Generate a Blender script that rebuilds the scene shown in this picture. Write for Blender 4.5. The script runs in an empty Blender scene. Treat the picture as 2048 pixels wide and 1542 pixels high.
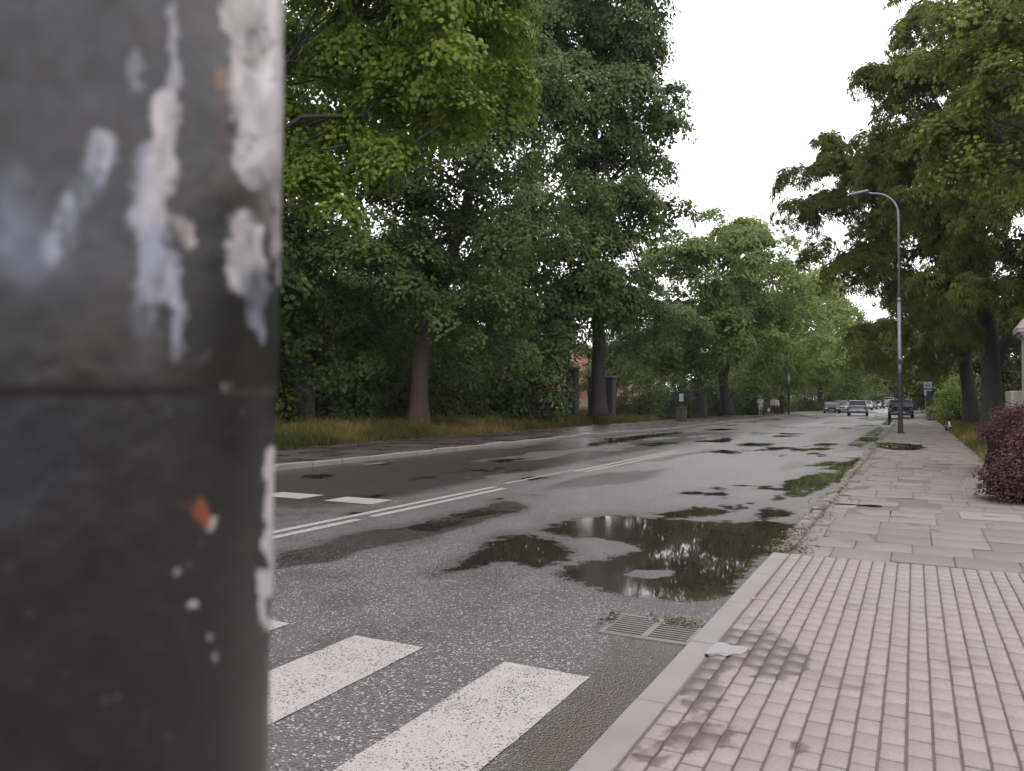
import bpy, math, random
import numpy as np
from mathutils import Vector, Matrix

C = bpy.context.scene
COL = C.collection
R = math.radians
random.seed(7)
rng = np.random.default_rng(7)

# ------------------------------------------------------------------ camera
H = 1.45                    # eye height above the road
YAW = R(27.6)               # the road runs along +Y, the lens looks to its left
PITCH = R(1.15)
F = 1539.0                  # focal length in pixels of the 2048 px wide frame
cam = bpy.data.objects.new('camera', bpy.data.cameras.new('camera'))
COL.objects.link(cam)
cam.location = (0, 0, H)
cam.rotation_euler = (R(90) + PITCH, 0, YAW)
cam.data.sensor_width = 36
cam.data.lens = F / 2048 * 36
cam.data.clip_start = 0.02
cam.data.clip_end = 5000
cam.data.dof.use_dof = True
cam.data.dof.focus_distance = 16
cam.data.dof.aperture_fstop = 9
C.camera = cam

# ------------------------------------------------------------------ sky, sun, exposure
w = bpy.data.worlds.new('World'); C.world = w; w.use_nodes = True
wn, wl = w.node_tree.nodes, w.node_tree.links
sky = wn.new('ShaderNodeTexSky'); sky.sky_type = 'NISHITA'; sky.sun_disc = False
sky.sun_elevation = R(55); sky.sun_rotation = R(20); sky.dust_density = 3
mixc = wn.new('ShaderNodeMix'); mixc.data_type = 'RGBA'; mixc.inputs[0].default_value = 0.85
mixc.inputs[7].default_value = (21.5, 20.8, 21.2, 1)
wl.new(sky.outputs[0], mixc.inputs[6]); wl.new(mixc.outputs[2], wn['Background'].inputs[0])
wn['Background'].inputs[1].default_value = 0.10
sun = bpy.data.objects.new('sun', bpy.data.lights.new('sun', 'SUN')); COL.objects.link(sun)
sun.data.energy = 0.5; sun.data.angle = R(25); sun.data.color = (1, 0.96, 0.92)
sun.rotation_euler = (R(35), 0, R(-20 + 180))
C.view_settings.view_transform = 'Standard'; C.view_settings.look = 'None'
C.view_settings.exposure = 0.2; C.view_settings.gamma = 1
C.cycles.max_bounces = 5; C.cycles.diffuse_bounces = 3; C.cycles.glossy_bounces = 3
C.cycles.transmission_bounces = 3; C.cycles.transparent_max_bounces = 6
C.cycles.use_adaptive_sampling = True; C.cycles.adaptive_threshold = 0.012; C.cycles.use_denoising = True

# ------------------------------------------------------------------ projection helpers (photo pixels, 2048 wide)
_f = np.array([-math.sin(YAW) * math.cos(PITCH), math.cos(YAW) * math.cos(PITCH), math.sin(PITCH)])
_r = np.array([math.cos(YAW), math.sin(YAW), 0.0])
_u = np.cross(_r, _f)
def P(px, py, D):
    """world point seen at a photo pixel, D metres deep"""
    return np.array([0, 0, H]) + D * (_f + _r * (px - 1024) / F + _u * (771 - py) / F)
def G(px, py, z=0.0):
    d = _f + _r * (px - 1024) / F + _u * (771 - py) / F
    t = (z - H) / d[2]
    return np.array([0, 0, H]) + t * d
def proj(p):
    q = np.asarray(p, float) - np.array([0, 0, H])
    dd = q @ _f
    dd = np.where(dd < 0.01, 0.01, dd)
    return 1024 + F * (q @ _r) / dd, 771 - F * (q @ _u) / dd

# ------------------------------------------------------------------ numpy noise
def _hash(ix, iy, iz, s):
    h = (ix.astype(np.int64) * 374761393 + iy.astype(np.int64) * 668265263 + iz.astype(np.int64) * 2147483647 + s * 1274126177) & 0xffffffff
    h = ((h ^ (h >> 13)) * 1274126177) & 0xffffffff
    return ((h ^ (h >> 16)) & 0xffff) / 65535.0
def vnoise(x, y, z=None, s=0):
    x = np.asarray(x, float); y = np.asarray(y, float)
    z = np.zeros_like(x) if z is None else np.asarray(z, float)
    x, y, z = np.broadcast_arrays(x, y, z)
    ix, iy, iz = np.floor(x), np.floor(y), np.floor(z)
    fx, fy, fz = x - ix, y - iy, z - iz
    fx, fy, fz = [t * t * (3 - 2 * t) for t in (fx, fy, fz)]
    o = 0
    for a in (0, 1):
        for b in (0, 1):
            for c in (0, 1):
                o = o + _hash(ix + a, iy + b, iz + c, s) * (fx if a else 1 - fx) * (fy if b else 1 - fy) * (fz if c else 1 - fz)
    return o
def fbm(x, y, z=None, s=0, o=4):
    t, a, n = 0, 0.5, 0
    for k in range(o):
        t = t + a * vnoise(np.asarray(x) * 2**k, np.asarray(y) * 2**k, None if z is None else np.asarray(z) * 2**k, s + k * 17)
        n += a; a *= 0.5
    return t / n          # 0..1, mean 0.5
def sstep(a, b, x):
    t = np.clip((x - a) / (b - a), 0, 1); return t * t * (3 - 2 * t)

# ------------------------------------------------------------------ object helpers
def tag(o, label=None, cat=None, group=None, kind=None):
    if label: o['label'] = label
    if cat: o['category'] = cat
    if group: o['group'] = group
    if kind: o['kind'] = kind
    return o
def empty(name, loc, rz=0, label=None, cat=None, group=None, rx=0, ry=0):
    o = bpy.data.objects.new(name, None); COL.objects.link(o)
    o.location = tuple(loc); o.rotation_euler = (rx, ry, rz); o.empty_display_size = 0.2
    return tag(o, label, cat, group)
def link(name, me, parent=None, mat=None):
    o = bpy.data.objects.new(name, me); COL.objects.link(o)
    if parent: o.parent = parent
    if mat:
        me.materials.clear()
        for m in (mat if isinstance(mat, (list, tuple)) else [mat]): me.materials.append(m)
    return o
def nmesh(name, verts, faces, k, mat, parent=None, smooth=False, attrs=None, cattrs=None):
    """numpy mesh: faces is (n,k)"""
    verts = np.asarray(verts, np.float32); faces = np.asarray(faces, np.int32)
    me = bpy.data.meshes.new(name)
    me.vertices.add(len(verts)); me.vertices.foreach_set('co', verts.ravel())
    me.loops.add(faces.size); me.loops.foreach_set('vertex_index', faces.ravel())
    me.polygons.add(len(faces)); me.polygons.foreach_set('loop_start', np.arange(0, faces.size, k, dtype=np.int32))
    me.polygons.foreach_set('loop_total', np.full(len(faces), k, np.int32))
    if smooth: me.polygons.foreach_set('use_smooth', np.ones(len(faces), bool))
    me.update(calc_edges=True)
    for n, a in (attrs or {}).items():
        at = me.attributes.new(n, 'FLOAT', 'POINT'); at.data.foreach_set('value', np.asarray(a, np.float32).ravel())
    for n, a in (cattrs or {}).items():
        at = me.attributes.new(n, 'FLOAT_COLOR', 'POINT'); at.data.foreach_set('color', np.asarray(a, np.float32).ravel())
    return link(name, me, parent, mat)
class MB:
    def __init__(s): s.v = []; s.f = []
    def add(s, vs, fs):
        b = len(s.v); s.v += [tuple(p) for p in vs]; s.f += [tuple(i + b for i in f) for f in fs]
    def box(s, x0, x1, y0, y1, z0, z1, M=None, taper=0, bev=0):
        if bev:
            vs = []; 
            for z, e in ((z0, 0), (z1 - bev, 0), (z1, bev)):
                vs += [(x0 + e, y0 + e, z), (x1 - e, y0 + e, z), (x1 - e, y1 - e, z), (x0 + e, y1 - e, z)]
            fs = [(3, 2, 1, 0), (8, 9, 10, 11)]
            for k in (0, 4):
                for i in range(4): j = (i + 1) % 4; fs.append((k + i, k + j, k + 4 + j, k + 4 + i))
        else:
            t = taper
            vs = [(x0, y0, z0), (x1, y0, z0), (x1, y1, z0), (x0, y1, z0), (x0 + t, y0 + t, z1), (x1 - t, y0 + t, z1), (x1 - t, y1 - t, z1), (x0 + t, y1 - t, z1)]
            fs = [(3, 2, 1, 0), (4, 5, 6, 7), (0, 1, 5, 4), (1, 2, 6, 5), (2, 3, 7, 6), (3, 0, 4, 7)]
        if M is not None: vs = [tuple(M @ Vector(p)) for p in vs]
        s.add(vs, fs); return s
    def tube(s, pts, rads, n=10, cap=True):
        pts = [Vector(p) for p in pts]
        if not isinstance(rads, (list, tuple)): rads = [rads] * len(pts)
        vs, fs = [], []
        ref = Vector((0, 0, 1))
        for i, p in enumerate(pts):
            d = (pts[min(i + 1, len(pts) - 1)] - pts[max(i - 1, 0)]).normalized()
            rr = ref if abs(d.dot(ref)) < 0.95 else Vector((0, 1, 0))
            a = d.cross(rr).normalized(); b = a.cross(d)
            for k in range(n):
                t = 2 * math.pi * k / n
                vs.append(p + (a * math.cos(t) + b * math.sin(t)) * rads[i])
        for i in range(len(pts) - 1):
            for k in range(n):
                k2 = (k + 1) % n
                fs.append((i * n + k, i * n + k2, (i + 1) * n + k2, (i + 1) * n + k))
        if cap:
            fs.append(tuple(range(n - 1, -1, -1))); fs.append(tuple((len(pts) - 1) * n + k for k in range(n)))
        s.add(vs, fs); return s
    def build(s, name, mat, parent=None, smooth=False, subsurf=0, mirror=False):
        me = bpy.data.meshes.new(name); me.from_pydata(s.v, [], s.f); me.update()
        if smooth: me.polygons.foreach_set('use_smooth', [True] * len(me.polygons))
        o = link(name, me, parent, mat)
        if subsurf:
            m = o.modifiers.new('s', 'SUBSURF'); m.levels = m.render_levels = subsurf
        return o

# ------------------------------------------------------------------ materials
class NT:
    def __init__(s, name):
        s.m = bpy.data.materials.new(name); s.m.use_nodes = True
        s.n = s.m.node_tree.nodes; s.l = s.m.node_tree.links
        s.b = s.n['Principled BSDF']; s.out = s.n['Material Output']
    def node(s, t, **k):
        q = s.n.new(t)
        for a, v in k.items(): setattr(q, a, v)
        return q
    def val(s, sock, v):
        if hasattr(v, 'is_linked') or hasattr(v, 'links'): s.l.new(v, sock)
        else: sock.default_value = v
    def math(s, op, a, b=0.0, clamp=False):
        q = s.node('ShaderNodeMath', operation=op); q.use_clamp = clamp
        s.val(q.inputs[0], a); s.val(q.inputs[1], b); return q.outputs[0]
    def mix(s, f, a, b):
        q = s.node('ShaderNodeMix', data_type='RGBA')
        s.val(q.inputs[0], f); s.val(q.inputs[6], a); s.val(q.inputs[7], b); return q.outputs[2]
    def mixf(s, f, a, b):
        q = s.node('ShaderNodeMix', data_type='FLOAT')
        s.val(q.inputs[0], f); s.val(q.inputs[2], a); s.val(q.inputs[3], b); return q.outputs[0]
    def ramp(s, x, lo, hi, a=0.0, b=1.0):
        q = s.node('ShaderNodeMapRange'); q.interpolation_type = 'SMOOTHSTEP'
        s.val(q.inputs[0], x)
        q.inputs[1].default_value = lo; q.inputs[2].default_value = hi; q.inputs[3].default_value = a; q.inputs[4].default_value = b
        return q.outputs[0]
    def coord(s, which='Object', scale=None):
        q = s.node('ShaderNodeTexCoord').outputs[which]
        if scale:
            m = s.node('ShaderNodeMapping'); m.inputs['Scale'].default_value = scale; s.l.new(q, m.inputs[0]); q = m.outputs[0]
        return q
    def noise(s, scale, detail=4, vec=None, rough=0.55):
        q = s.node('ShaderNodeTexNoise'); q.inputs['Scale'].default_value = scale; q.inputs['Detail'].default_value = detail
        q.inputs['Roughness'].default_value = rough
        s.l.new(vec if vec is not None else s.coord(), q.inputs[0]); return q.outputs[0]
    def vor(s, scale, vec=None, out='Distance', rnd=1.0):
        q = s.node('ShaderNodeTexVoronoi'); q.inputs['Scale'].default_value = scale
        q.inputs['Randomness'].default_value = rnd
        s.l.new(vec if vec is not None else s.coord(), q.inputs[0]); return q.outputs[out]
    def attr(s, name, out='Fac'):
        return s.node('ShaderNodeAttribute', attribute_name=name).outputs[out]
    def bump(s, h, strength=0.3, dist=0.01, nrm=None):
        q = s.node('ShaderNodeBump'); s.val(q.inputs['Strength'], strength); q.inputs['Distance'].default_value = dist
        s.l.new(h, q.inputs['Height'])
        if nrm is not None: s.l.new(nrm, q.inputs['Normal'])
        s.l.new(q.outputs[0], s.b.inputs['Normal']); return q.outputs[0]
    def set(s, color=None, rough=None, metal=None, spec=None):
        if color is not None: s.val(s.b.inputs['Base Color'], color)
        if rough is not None: s.val(s.b.inputs['Roughness'], rough)
        if metal is not None: s.val(s.b.inputs['Metallic'], metal)
        if spec is not None: s.val(s.b.inputs['Specular IOR Level'], spec)
        return s.m
def simple(name, col, rough=0.6, metal=0.0, var=0.12, scale=6, bump=0.0, bscale=40):
    t = NT(name); n = t.noise(scale, 5)
    c1 = tuple(c * (1 - var) for c in col) + (1,); c2 = tuple(min(1, c * (1 + var)) for c in col) + (1,)
    t.set(t.mix(n, c1, c2), rough, metal)
    if bump: t.bump(t.noise(bscale, 4), bump, 0.01)
    return t.m
MAT = {}

def leaf_mat(name, dark, mid, light, trans=0.3, rough=0.5):
    t = NT(name); tint = t.attr('tint')
    a = t.mix(t.ramp(tint, 0.0, 0.5), dark + (1,), mid + (1,))
    c = t.mix(t.ramp(tint, 0.5, 1.0), a, light + (1,))
    t.set(c, rough); t.b.inputs['Specular IOR Level'].default_value = 0.16
    tr = t.node('ShaderNodeBsdfTranslucent'); t.l.new(t.mix(0.5, c, tuple(min(1, x * 1.6) for x in mid) + (1,)), tr.inputs[0])
    mx = t.node('ShaderNodeMixShader'); mx.inputs[0].default_value = trans
    t.l.new(t.b.outputs[0], mx.inputs[1]); t.l.new(tr.outputs[0], mx.inputs[2]); t.l.new(mx.outputs[0], t.out.inputs[0])
    return t.m
MAT['leaf_dark'] = leaf_mat('maple leaf deep green', (.034, .058, .017), (.070, .112, .030), (.145, .195, .062), .3)
MAT['leaf_yellow'] = leaf_mat('maple leaf yellow green', (.050, .092, .016), (.105, .165, .024), (.25, .295, .04), .38)
MAT['leaf_mid'] = leaf_mat('leaf mid green', (.055, .092, .022), (.105, .155, .036), (.21, .26, .06), .38)
MAT['leaf_far'] = leaf_mat('leaf far green', (.095, .135, .034), (.165, .215, .055), (.28, .33, .09), .42)  # haze over the distant trees put into paler base greens
MAT['leaf_olive'] = leaf_mat('chestnut leaf olive', (.048, .068, .016), (.105, .135, .028), (.25, .26, .05), .35)
MAT['leaf_bright'] = leaf_mat('leaf bright green', (.11, .19, .03), (.19, .28, .045), (.30, .38, .08), .4)
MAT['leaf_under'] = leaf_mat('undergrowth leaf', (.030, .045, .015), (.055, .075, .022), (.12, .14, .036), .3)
MAT['leaf_red'] = leaf_mat('barberry leaf', (.030, .009, .013), (.060, .020, .027), (.14, .062, .060), .25)
MAT['grass'] = leaf_mat('meadow grass', (.045, .060, .015), (.105, .105, .026), (.28, .20, .085), .3, .6)

t = NT('bark'); n1 = t.noise(14, 6, t.coord('Object', (1, 1, 0.22)))
t.set(t.mix(n1, (.030, .021, .017, 1), (.115, .078, .062, 1)), .85); t.bump(n1, .9, .04); MAT['bark'] = t.m
t = NT('bark_dark'); n1 = t.noise(14, 6, t.coord('Object', (1, 1, 0.22)))
t.set(t.mix(n1, (.018, .016, .017, 1), (.055, .048, .048, 1)), .85); t.bump(n1, .9, .04); MAT['bark_dark'] = t.m

# asphalt of the road: aggregate, wetness from a mesh attribute
def asphalt(name, base=(.044, .038, .040), paint=False, wetattr=True):
    t = NT(name)
    co = t.coord()
    v = t.vor(92, co); v2 = t.vor(92, co, 'Color')
    fine = t.noise(260, 3, co); big = t.noise(0.7, 4, co); mid = t.noise(9, 4, co)
    sep = t.node('ShaderNodeSeparateColor'); t.l.new(v2, sep.inputs[0])
    c = t.mix(sep.outputs[0], tuple(x * .35 for x in base) + (1,), tuple(x * 2.1 for x in base) + (1,))
    c = t.mix(t.ramp(big, .35, .65, 0, .35), c, tuple(x * .7 for x in base) + (1,))
    # pale aggregate chips, also painting in the glints of the wet stones
    glint_chip = t.ramp(sep.outputs[1], .90, .93)
    c = t.mix(t.math('MULTIPLY', glint_chip, .75), c, (.36, .34, .34, 1))
    hh = t.math('ADD', t.math('MULTIPLY', v, -1.0), t.math('MULTIPLY', fine, .25))
    if paint:
        # thermoplastic paint with pits where the stones stay bare
        pit = t.ramp(t.math('ADD', t.noise(75, 3, co), t.math('MULTIPLY', t.noise(4, 3, co), .30)), .535, .60)
        pc = t.mix(mid, (.25, .232, .218, 1), (.36, .335, .318, 1))
        c = t.mix(t.math('MULTIPLY', t.math('SUBTRACT', 1.0, pit), .97), pc, c) if False else t.mix(t.ramp(t.math('ADD', t.noise(85, 3, co), t.math('MULTIPLY', t.noise(3, 3, co), .22)), .67, .73), pc, c)
        t.set(c, .5); t.bump(hh, .55, .008); return t.m
    wet = t.attr('wet'); damp = t.attr('damp')
    edge = t.math('ADD', t.math('ADD', wet, t.math('MULTIPLY', t.math('SUBTRACT', t.noise(70, 3, co), .5), 1.1)), t.math('MULTIPLY', t.math('SUBTRACT', t.noise(7, 6, co, .68), .5), 1.5))
    pud = t.ramp(edge, -.04, .06)
    dark = t.mix(t.math('MULTIPLY', damp, .75), c, tuple(x * .42 for x in (.062, .05, .046)) + (1,))
    brown = t.attr('brown')
    dark = t.mix(t.math('MULTIPLY', brown, .8), dark, (.055, .042, .030, 1))
    t.set(t.mix(pud, dark, t.mix(brown, (.020, .016, .013, 1), (.046, .036, .034, 1))))
    r0 = t.mixf(damp, t.mixf(t.attr('sheen'), t.mixf(mid, .30, .40), .46), .20)
    t.set(rough=t.mixf(pud, r0, t.mixf(brown, .026, .10)))
    t.val(t.b.inputs['IOR'], t.mixf(pud, t.mixf(damp, t.mixf(t.attr('sheen'), 1.85, 2.35), 1.5), 1.36))
    st = t.math('MULTIPLY', t.math('SUBTRACT', 1.0, pud), t.mixf(damp, .8, .3))
    t.bump(hh, st, .010)
    return t.m
MAT['asphalt'] = asphalt('wet asphalt')
MAT['paint'] = asphalt('road paint on coarse asphalt', paint=True)
t = NT('old pavement asphalt'); n1 = t.noise(.8, 5); n2 = t.noise(120, 3)
t.set(t.mix(n1, (.030, .023, .021, 1), (.070, .054, .049, 1)), t.ramp(n1, .4, .6, .25, .6)); t.bump(n2, .4, .006); MAT['path'] = t.m
t = NT('kerb concrete'); n1 = t.noise(3, 6); n2 = t.noise(140, 3)
t.set(t.mix(n1, (.135, .122, .114, 1), (.225, .205, .192, 1)), .62); t.bump(n2, .3, .003); MAT['kerb'] = t.m
t = NT('weathered old kerb'); n1 = t.noise(7, 6); n2 = t.noise(60, 5)
t.set(t.mix(t.ramp(n1, .35, .65), (.05, .042, .034, 1), (.20, .18, .165, 1)), .7); t.bump(n2, .8, .02); MAT['kerb_old'] = t.m

def paver(name, ca, cb, stain=.5, sc=.9):
    t = NT(name); co = t.coord()
    tint = t.attr('tint'); n = t.noise(sc, 5, co); f = t.noise(300, 3, co); m = t.noise(22, 4, co)
    c = t.mix(t.math('ADD', t.math('MULTIPLY', tint, .7), t.math('MULTIPLY', m, .3)), ca + (1,), cb + (1,))
    st = t.ramp(t.math('ADD', n, t.math('MULTIPLY', t.math('SUBTRACT', tint, .5), .07)), .60, .70)
    dn = t.math('ADD', t.attr('damp'), t.math('MULTIPLY', t.math('SUBTRACT', t.noise(7, 6, co, .65), .5), 1.7))
    damp = t.math('MULTIPLY', t.math('MAXIMUM', t.math('MULTIPLY', st, .6), t.ramp(dn, .50, .72)), stain)
    c = t.mix(damp, c, (ca[0] * .44, ca[1] * .38, ca[2] * .37, 1))
    c = t.mix(t.ramp(t.noise(55, 5, co, .7), .35, .7, 0, .38), c, (ca[0] * .62, ca[1] * .58, ca[2] * .57, 1))
    speck = t.ramp(t.vor(140, co), .0, .16, .55, 0)
    c = t.mix(speck, c, (.10, .09, .088, 1))
    t.set(c, t.mixf(damp, .62, .30)); t.bump(f, .35, .003)
    return t.m
MAT['brick'] = paver('concrete block paving', (.190, .165, .154), (.235, .206, .193), .85, 1.6)
MAT['slab'] = paver('old concrete slabs', (.122, .105, .097), (.180, .155, .143), .55, 1.1)
MAT['joint'] = simple('joint sand and dirt', (.105, .084, .076), .9, 0, .4, 30)
t = NT('rain water film'); t.set((.012, .011, .010, 1), .015); t.b.inputs['IOR'].default_value = 1.58; MAT['water'] = t.m
t = NT('soil and low grass'); n1 = t.noise(.5, 6); n2 = t.noise(12, 5)
t.set(t.mix(t.ramp(n1, .35, .65), t.mix(n2, (.045, .050, .018, 1), (.10, .095, .035, 1)), (.085, .065, .04, 1)), .9); t.bump(n2, .8, .05); MAT['soil'] = t.m

MAT['galv'] = simple('galvanised steel', (.22, .235, .27), .5, .4, .1, 5)
MAT['post_dark'] = simple('dark painted steel', (.028, .028, .034), .55, .1, .3, 8)
MAT['iron'] = simple('cast iron', (.15, .138, .135), .5, .2, .3, 25, .3, 80)
MAT['black'] = simple('black plastic', (.02, .02, .022), .5)
MAT['rubber'] = simple('tyre rubber', (.018, .018, .02), .8)
MAT['silver'] = simple('silver car paint', (.50, .51, .60), .3, .15, .03)
MAT['carblack'] = simple('black car paint', (.012, .013, .016), .3, .0, .05)
MAT['carblack'].node_tree.nodes['Principled BSDF'].inputs['Specular IOR Level'].default_value = .12
MAT['navy'] = simple('dark blue car paint', (.045, .05, .095), .2, .25, .05)
MAT['white'] = simple('white paint', (.50, .51, .54), .35, 0, .05)
MAT['greypaint'] = simple('grey car paint', (.20, .21, .23), .25, .3, .05)
MAT['glass_dark'] = simple('tinted car glass', (.02, .025, .03), .04)
MAT['glass_dark'].node_tree.nodes['Principled BSDF'].inputs['Specular IOR Level'].default_value = .2
MAT['tail'] = simple('red lamp lens', (.10, .018, .02), .15)
MAT['head'] = simple('clear lamp lens', (.6, .62, .65), .1)
MAT['chrome'] = simple('alloy', (.55, .55, .57), .3, .7)
MAT['stone'] = simple('pale limestone', (.26, .245, .225), .75, 0, .12, 3, .3, 30)
t = NT('streaked stone'); n1 = t.noise(5, 5, t.coord('Object', (1, 1, .12))); n2 = t.noise(30, 4)
t.set(t.mix(t.ramp(n1, .4, .65), (.25, .235, .215, 1), (.13, .12, .11, 1)), .8); t.bump(n2, .3, .01); MAT['plinth'] = t.m
MAT['concrete'] = simple('dark weathered concrete', (.050, .047, .044), .85, 0, .35, 4, .5, 20)
MAT['salmon'] = simple('salmon render', (.40, .17, .12), .85, 0, .1, 2)
MAT['cream'] = simple('cream render', (.42, .30, .18), .85, 0, .1, 2)
MAT['winglass'] = simple('window glass', (.06, .07, .08), .1)
MAT['roof'] = simple('roof sheet', (.12, .10, .10), .6)
MAT['orange'] = simple('orange board', (.36, .14, .06), .6)
MAT['teal'] = simple('teal shelter panel', (.06, .17, .18), .3)
MAT['green_post'] = simple('dark green steel', (.012, .035, .032), .5)
MAT['signblue'] = simple('sign blue', (.03, .07, .22), .4, 0, .03)
MAT['signwhite'] = simple('sign white', (.42, .45, .50), .4, 0, .03)
MAT['bincon'] = simple('brown aggregate concrete', (.075, .058, .05), .85, 0, .4, 60, .4, 120)

# ------------------------------------------------------------------ ground
def kerb_shift(y):
    y = np.asarray(y, float); return -0.00042 * np.clip(y - 105, 0, None) ** 2
def left_kerb(y):
    y = np.asarray(y, float)
    return -11.75 + 1.05 * sstep(28, 38, y) + kerb_shift(y)
def right_kerb(y):
    return -1.19 + 0.0 * np.asarray(y, float) + kerb_shift(y)
def ground_h(x, y):
    s = kerb_shift(y)
    l = .10 + .28 * sstep(-15.9, -18.5, x - s) + .12 * sstep(-24, -40, x - s)
    r = .025 + .10 * sstep(1.6, 4.2, x - s)
    h = np.where(x - s < -8, l, r)
    inroad = (x - s > -15.75) & (x - s < np.where(y < 12.4, 4.9, 1.42))
    return np.where(inroad, -.12, h) + .05 * (vnoise(x * .7, y * .7, s=3) - .5) * np.where(inroad, 0, 1)
def grid(xs, ys):
    X, Y = np.meshgrid(xs, ys)
    nx, ny = len(xs), len(ys)
    i = np.arange(nx - 1)[None, :] + np.arange(ny - 1)[:, None] * nx
    f = np.stack([i, i + 1, i + 1 + nx, i + nx], -1).reshape(-1, 4)
    return X.ravel(), Y.ravel(), f
xs = np.unique(np.concatenate([np.linspace(-900, -60, 12), np.linspace(-60, -20, 41), np.linspace(-20, -15, 26), np.linspace(-15, 1, 9), np.linspace(1, 8, 29), np.linspace(8, 60, 27), np.linspace(60, 900, 12)]))
ys = np.unique(np.concatenate([np.linspace(-200, -10, 8), np.linspace(-10, 130, 281), np.linspace(130, 330, 101), np.linspace(330, 2500, 20)]))
X, Y, f = grid(xs, ys)
Xs = X + kerb_shift(np.clip(Y, 0, 330)) * (np.abs(X) < 60)
g = nmesh('ground', np.stack([Xs, Y, ground_h(Xs, np.clip(Y, 0, 330))], -1), f, 4, MAT['soil'], smooth=True)
tag(g, kind='structure')

# road sheet with wetness attributes
ys = [-8.0]
while ys[-1] < 330: ys.append(ys[-1] + max(.045, .0058 * ys[-1]))
ys = np.array(ys); tt = np.concatenate([np.linspace(0, .5, 110), np.linspace(.5, 1, 170)[1:]])
T, Y, f = grid(tt, ys)
lk, rk = left_kerb(Y), right_kerb(Y)
X = lk + (rk - lk) * T
crown = .05 * (1 - (2 * T - 1) ** 2)
px, py = proj(np.stack([X, Y, np.zeros_like(X)], -1))
ok = (Y > .5)
def poly_sd(px, py, poly, yk=1.0):
    """signed distance in px, positive inside"""
    d = np.full(px.shape, 1e9); ins = np.zeros(px.shape, bool); n = len(poly)
    for i in range(n):
        (x0, y0), (x1, y1) = poly[i], poly[(i + 1) % n]
        ex, ey = x1 - x0, (y1 - y0) * yk; wx, wy = px - x0, (py - y0) * yk
        t_ = np.clip((wx * ex + wy * ey) / (ex * ex + ey * ey + 1e-9), 0, 1)
        d = np.minimum(d, np.hypot(wx - ex * t_, wy - ey * t_))
        c = ((y0 > py) != (y1 > py)) & (px < (x1 - x0) * (py - y0) / (y1 - y0 + 1e-12) + x0)
        ins ^= c
    return np.where(ins, d, -d)
PUD = [
 ([(868,1150),(905,1138),(958,1112),(985,1084),(1010,1074),(1060,1070),(1112,1080),(1157,1106),(1128,1118),(1075,1134),(1035,1128),(1000,1122),(950,1134)], 1),
 ([(1085,1060),(1130,1040),(1215,1030),(1290,1036),(1350,1040),(1440,1046),(1530,1042),(1592,1050),(1566,1086),(1510,1132),(1432,1207),(1380,1208),(1300,1196),(1222,1188),(1150,1164),(1112,1148),(1160,1128),(1268,1104),(1288,1098),(1230,1080),(1130,1072)], 1),
 ([(1575,972),(1598,952),(1640,942),(1686,944),(1672,962),(1648,984),(1608,996),(1566,992)], .2),
 ([(1490,1036),(1530,1014),(1582,1018),(1585,1034),(1530,1044)], .45),
 ([(1290,1026),(1400,1012),(1480,1020),(1430,1034),(1330,1040)], .3),
 ([(1468,889),(1500,885),(1550,888),(1540,893),(1480,892)], 1),
 ([(1690,890),(1720,872),(1762,850),(1772,858),(1752,880),(1722,896)], .05),
 ([(1760,850),(1772,840),(1790,836),(1780,852)], .3),
 ([(1600,932),(1650,922),(1690,922),(1680,934),(1630,936)], .1),
 ([(560,1098),(700,1074),(790,1056),(880,1052),(860,1072),(740,1096),(640,1122),(560,1135)], -.25),
 ([(780,1060),(870,1034),(960,1012),(1050,1010),(1040,1026),(960,1036),(870,1066)], .05),
 ([(1245,1270),(1290,1236),(1300,1238),(1262,1276)], .3),
 ([(1172,888),(1260,872),(1350,862),(1372,866),(1300,876),(1230,886),(1178,893)], .7),
]
ISL = [[(1240,1150),(1275,1139),(1345,1143),(1330,1152),(1290,1158)], [(1128,1076),(1200,1077),(1290,1098),(1230,1103),(1160,1090)]]
wet = np.full(X.shape, -1.0)
for poly, a in PUD:
    sc = np.clip((np.mean([q[1] for q in poly]) - 802) / 300, .04, 1) * 58
    yk = 3.0
    d = poly_sd(px, py, poly, yk) / sc
    wet = np.maximum(wet, np.clip(d + (a - 1) * .30, -1, a))
for poly in ISL:
    sc = 30; d = poly_sd(px, py, poly, 3.0) / sc
    wet = np.minimum(wet, np.clip(-d, -1, 1))
wet += (fbm(X * 2.2, Y * 2.2, s=5) - .5) * .8 * (wet > -.95)
# scattered streaky puddles further up the road, thicker towards the right kerb
n_far = fbm(X * .8, Y * .36, s=21, o=6)
thr = .695 - .08 * sstep(-4.5, -1.2, X - kerb_shift(Y)) - .03 * sstep(-7, -11, X)
farp = (n_far - thr) * 9
wet = np.where(Y > 14, np.maximum(wet, np.clip(farp, -1, 1)), wet)
nr = fbm(X * 1.1, Y * .7, s=31, o=5)
wet = np.where((Y > 7) & (Y < 15), np.maximum(wet, np.clip((nr - .70) * 9, -1, .6)), wet)
wet = np.where(ok, wet, -1)
halo = sstep(-1.0, .05, wet)
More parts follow.
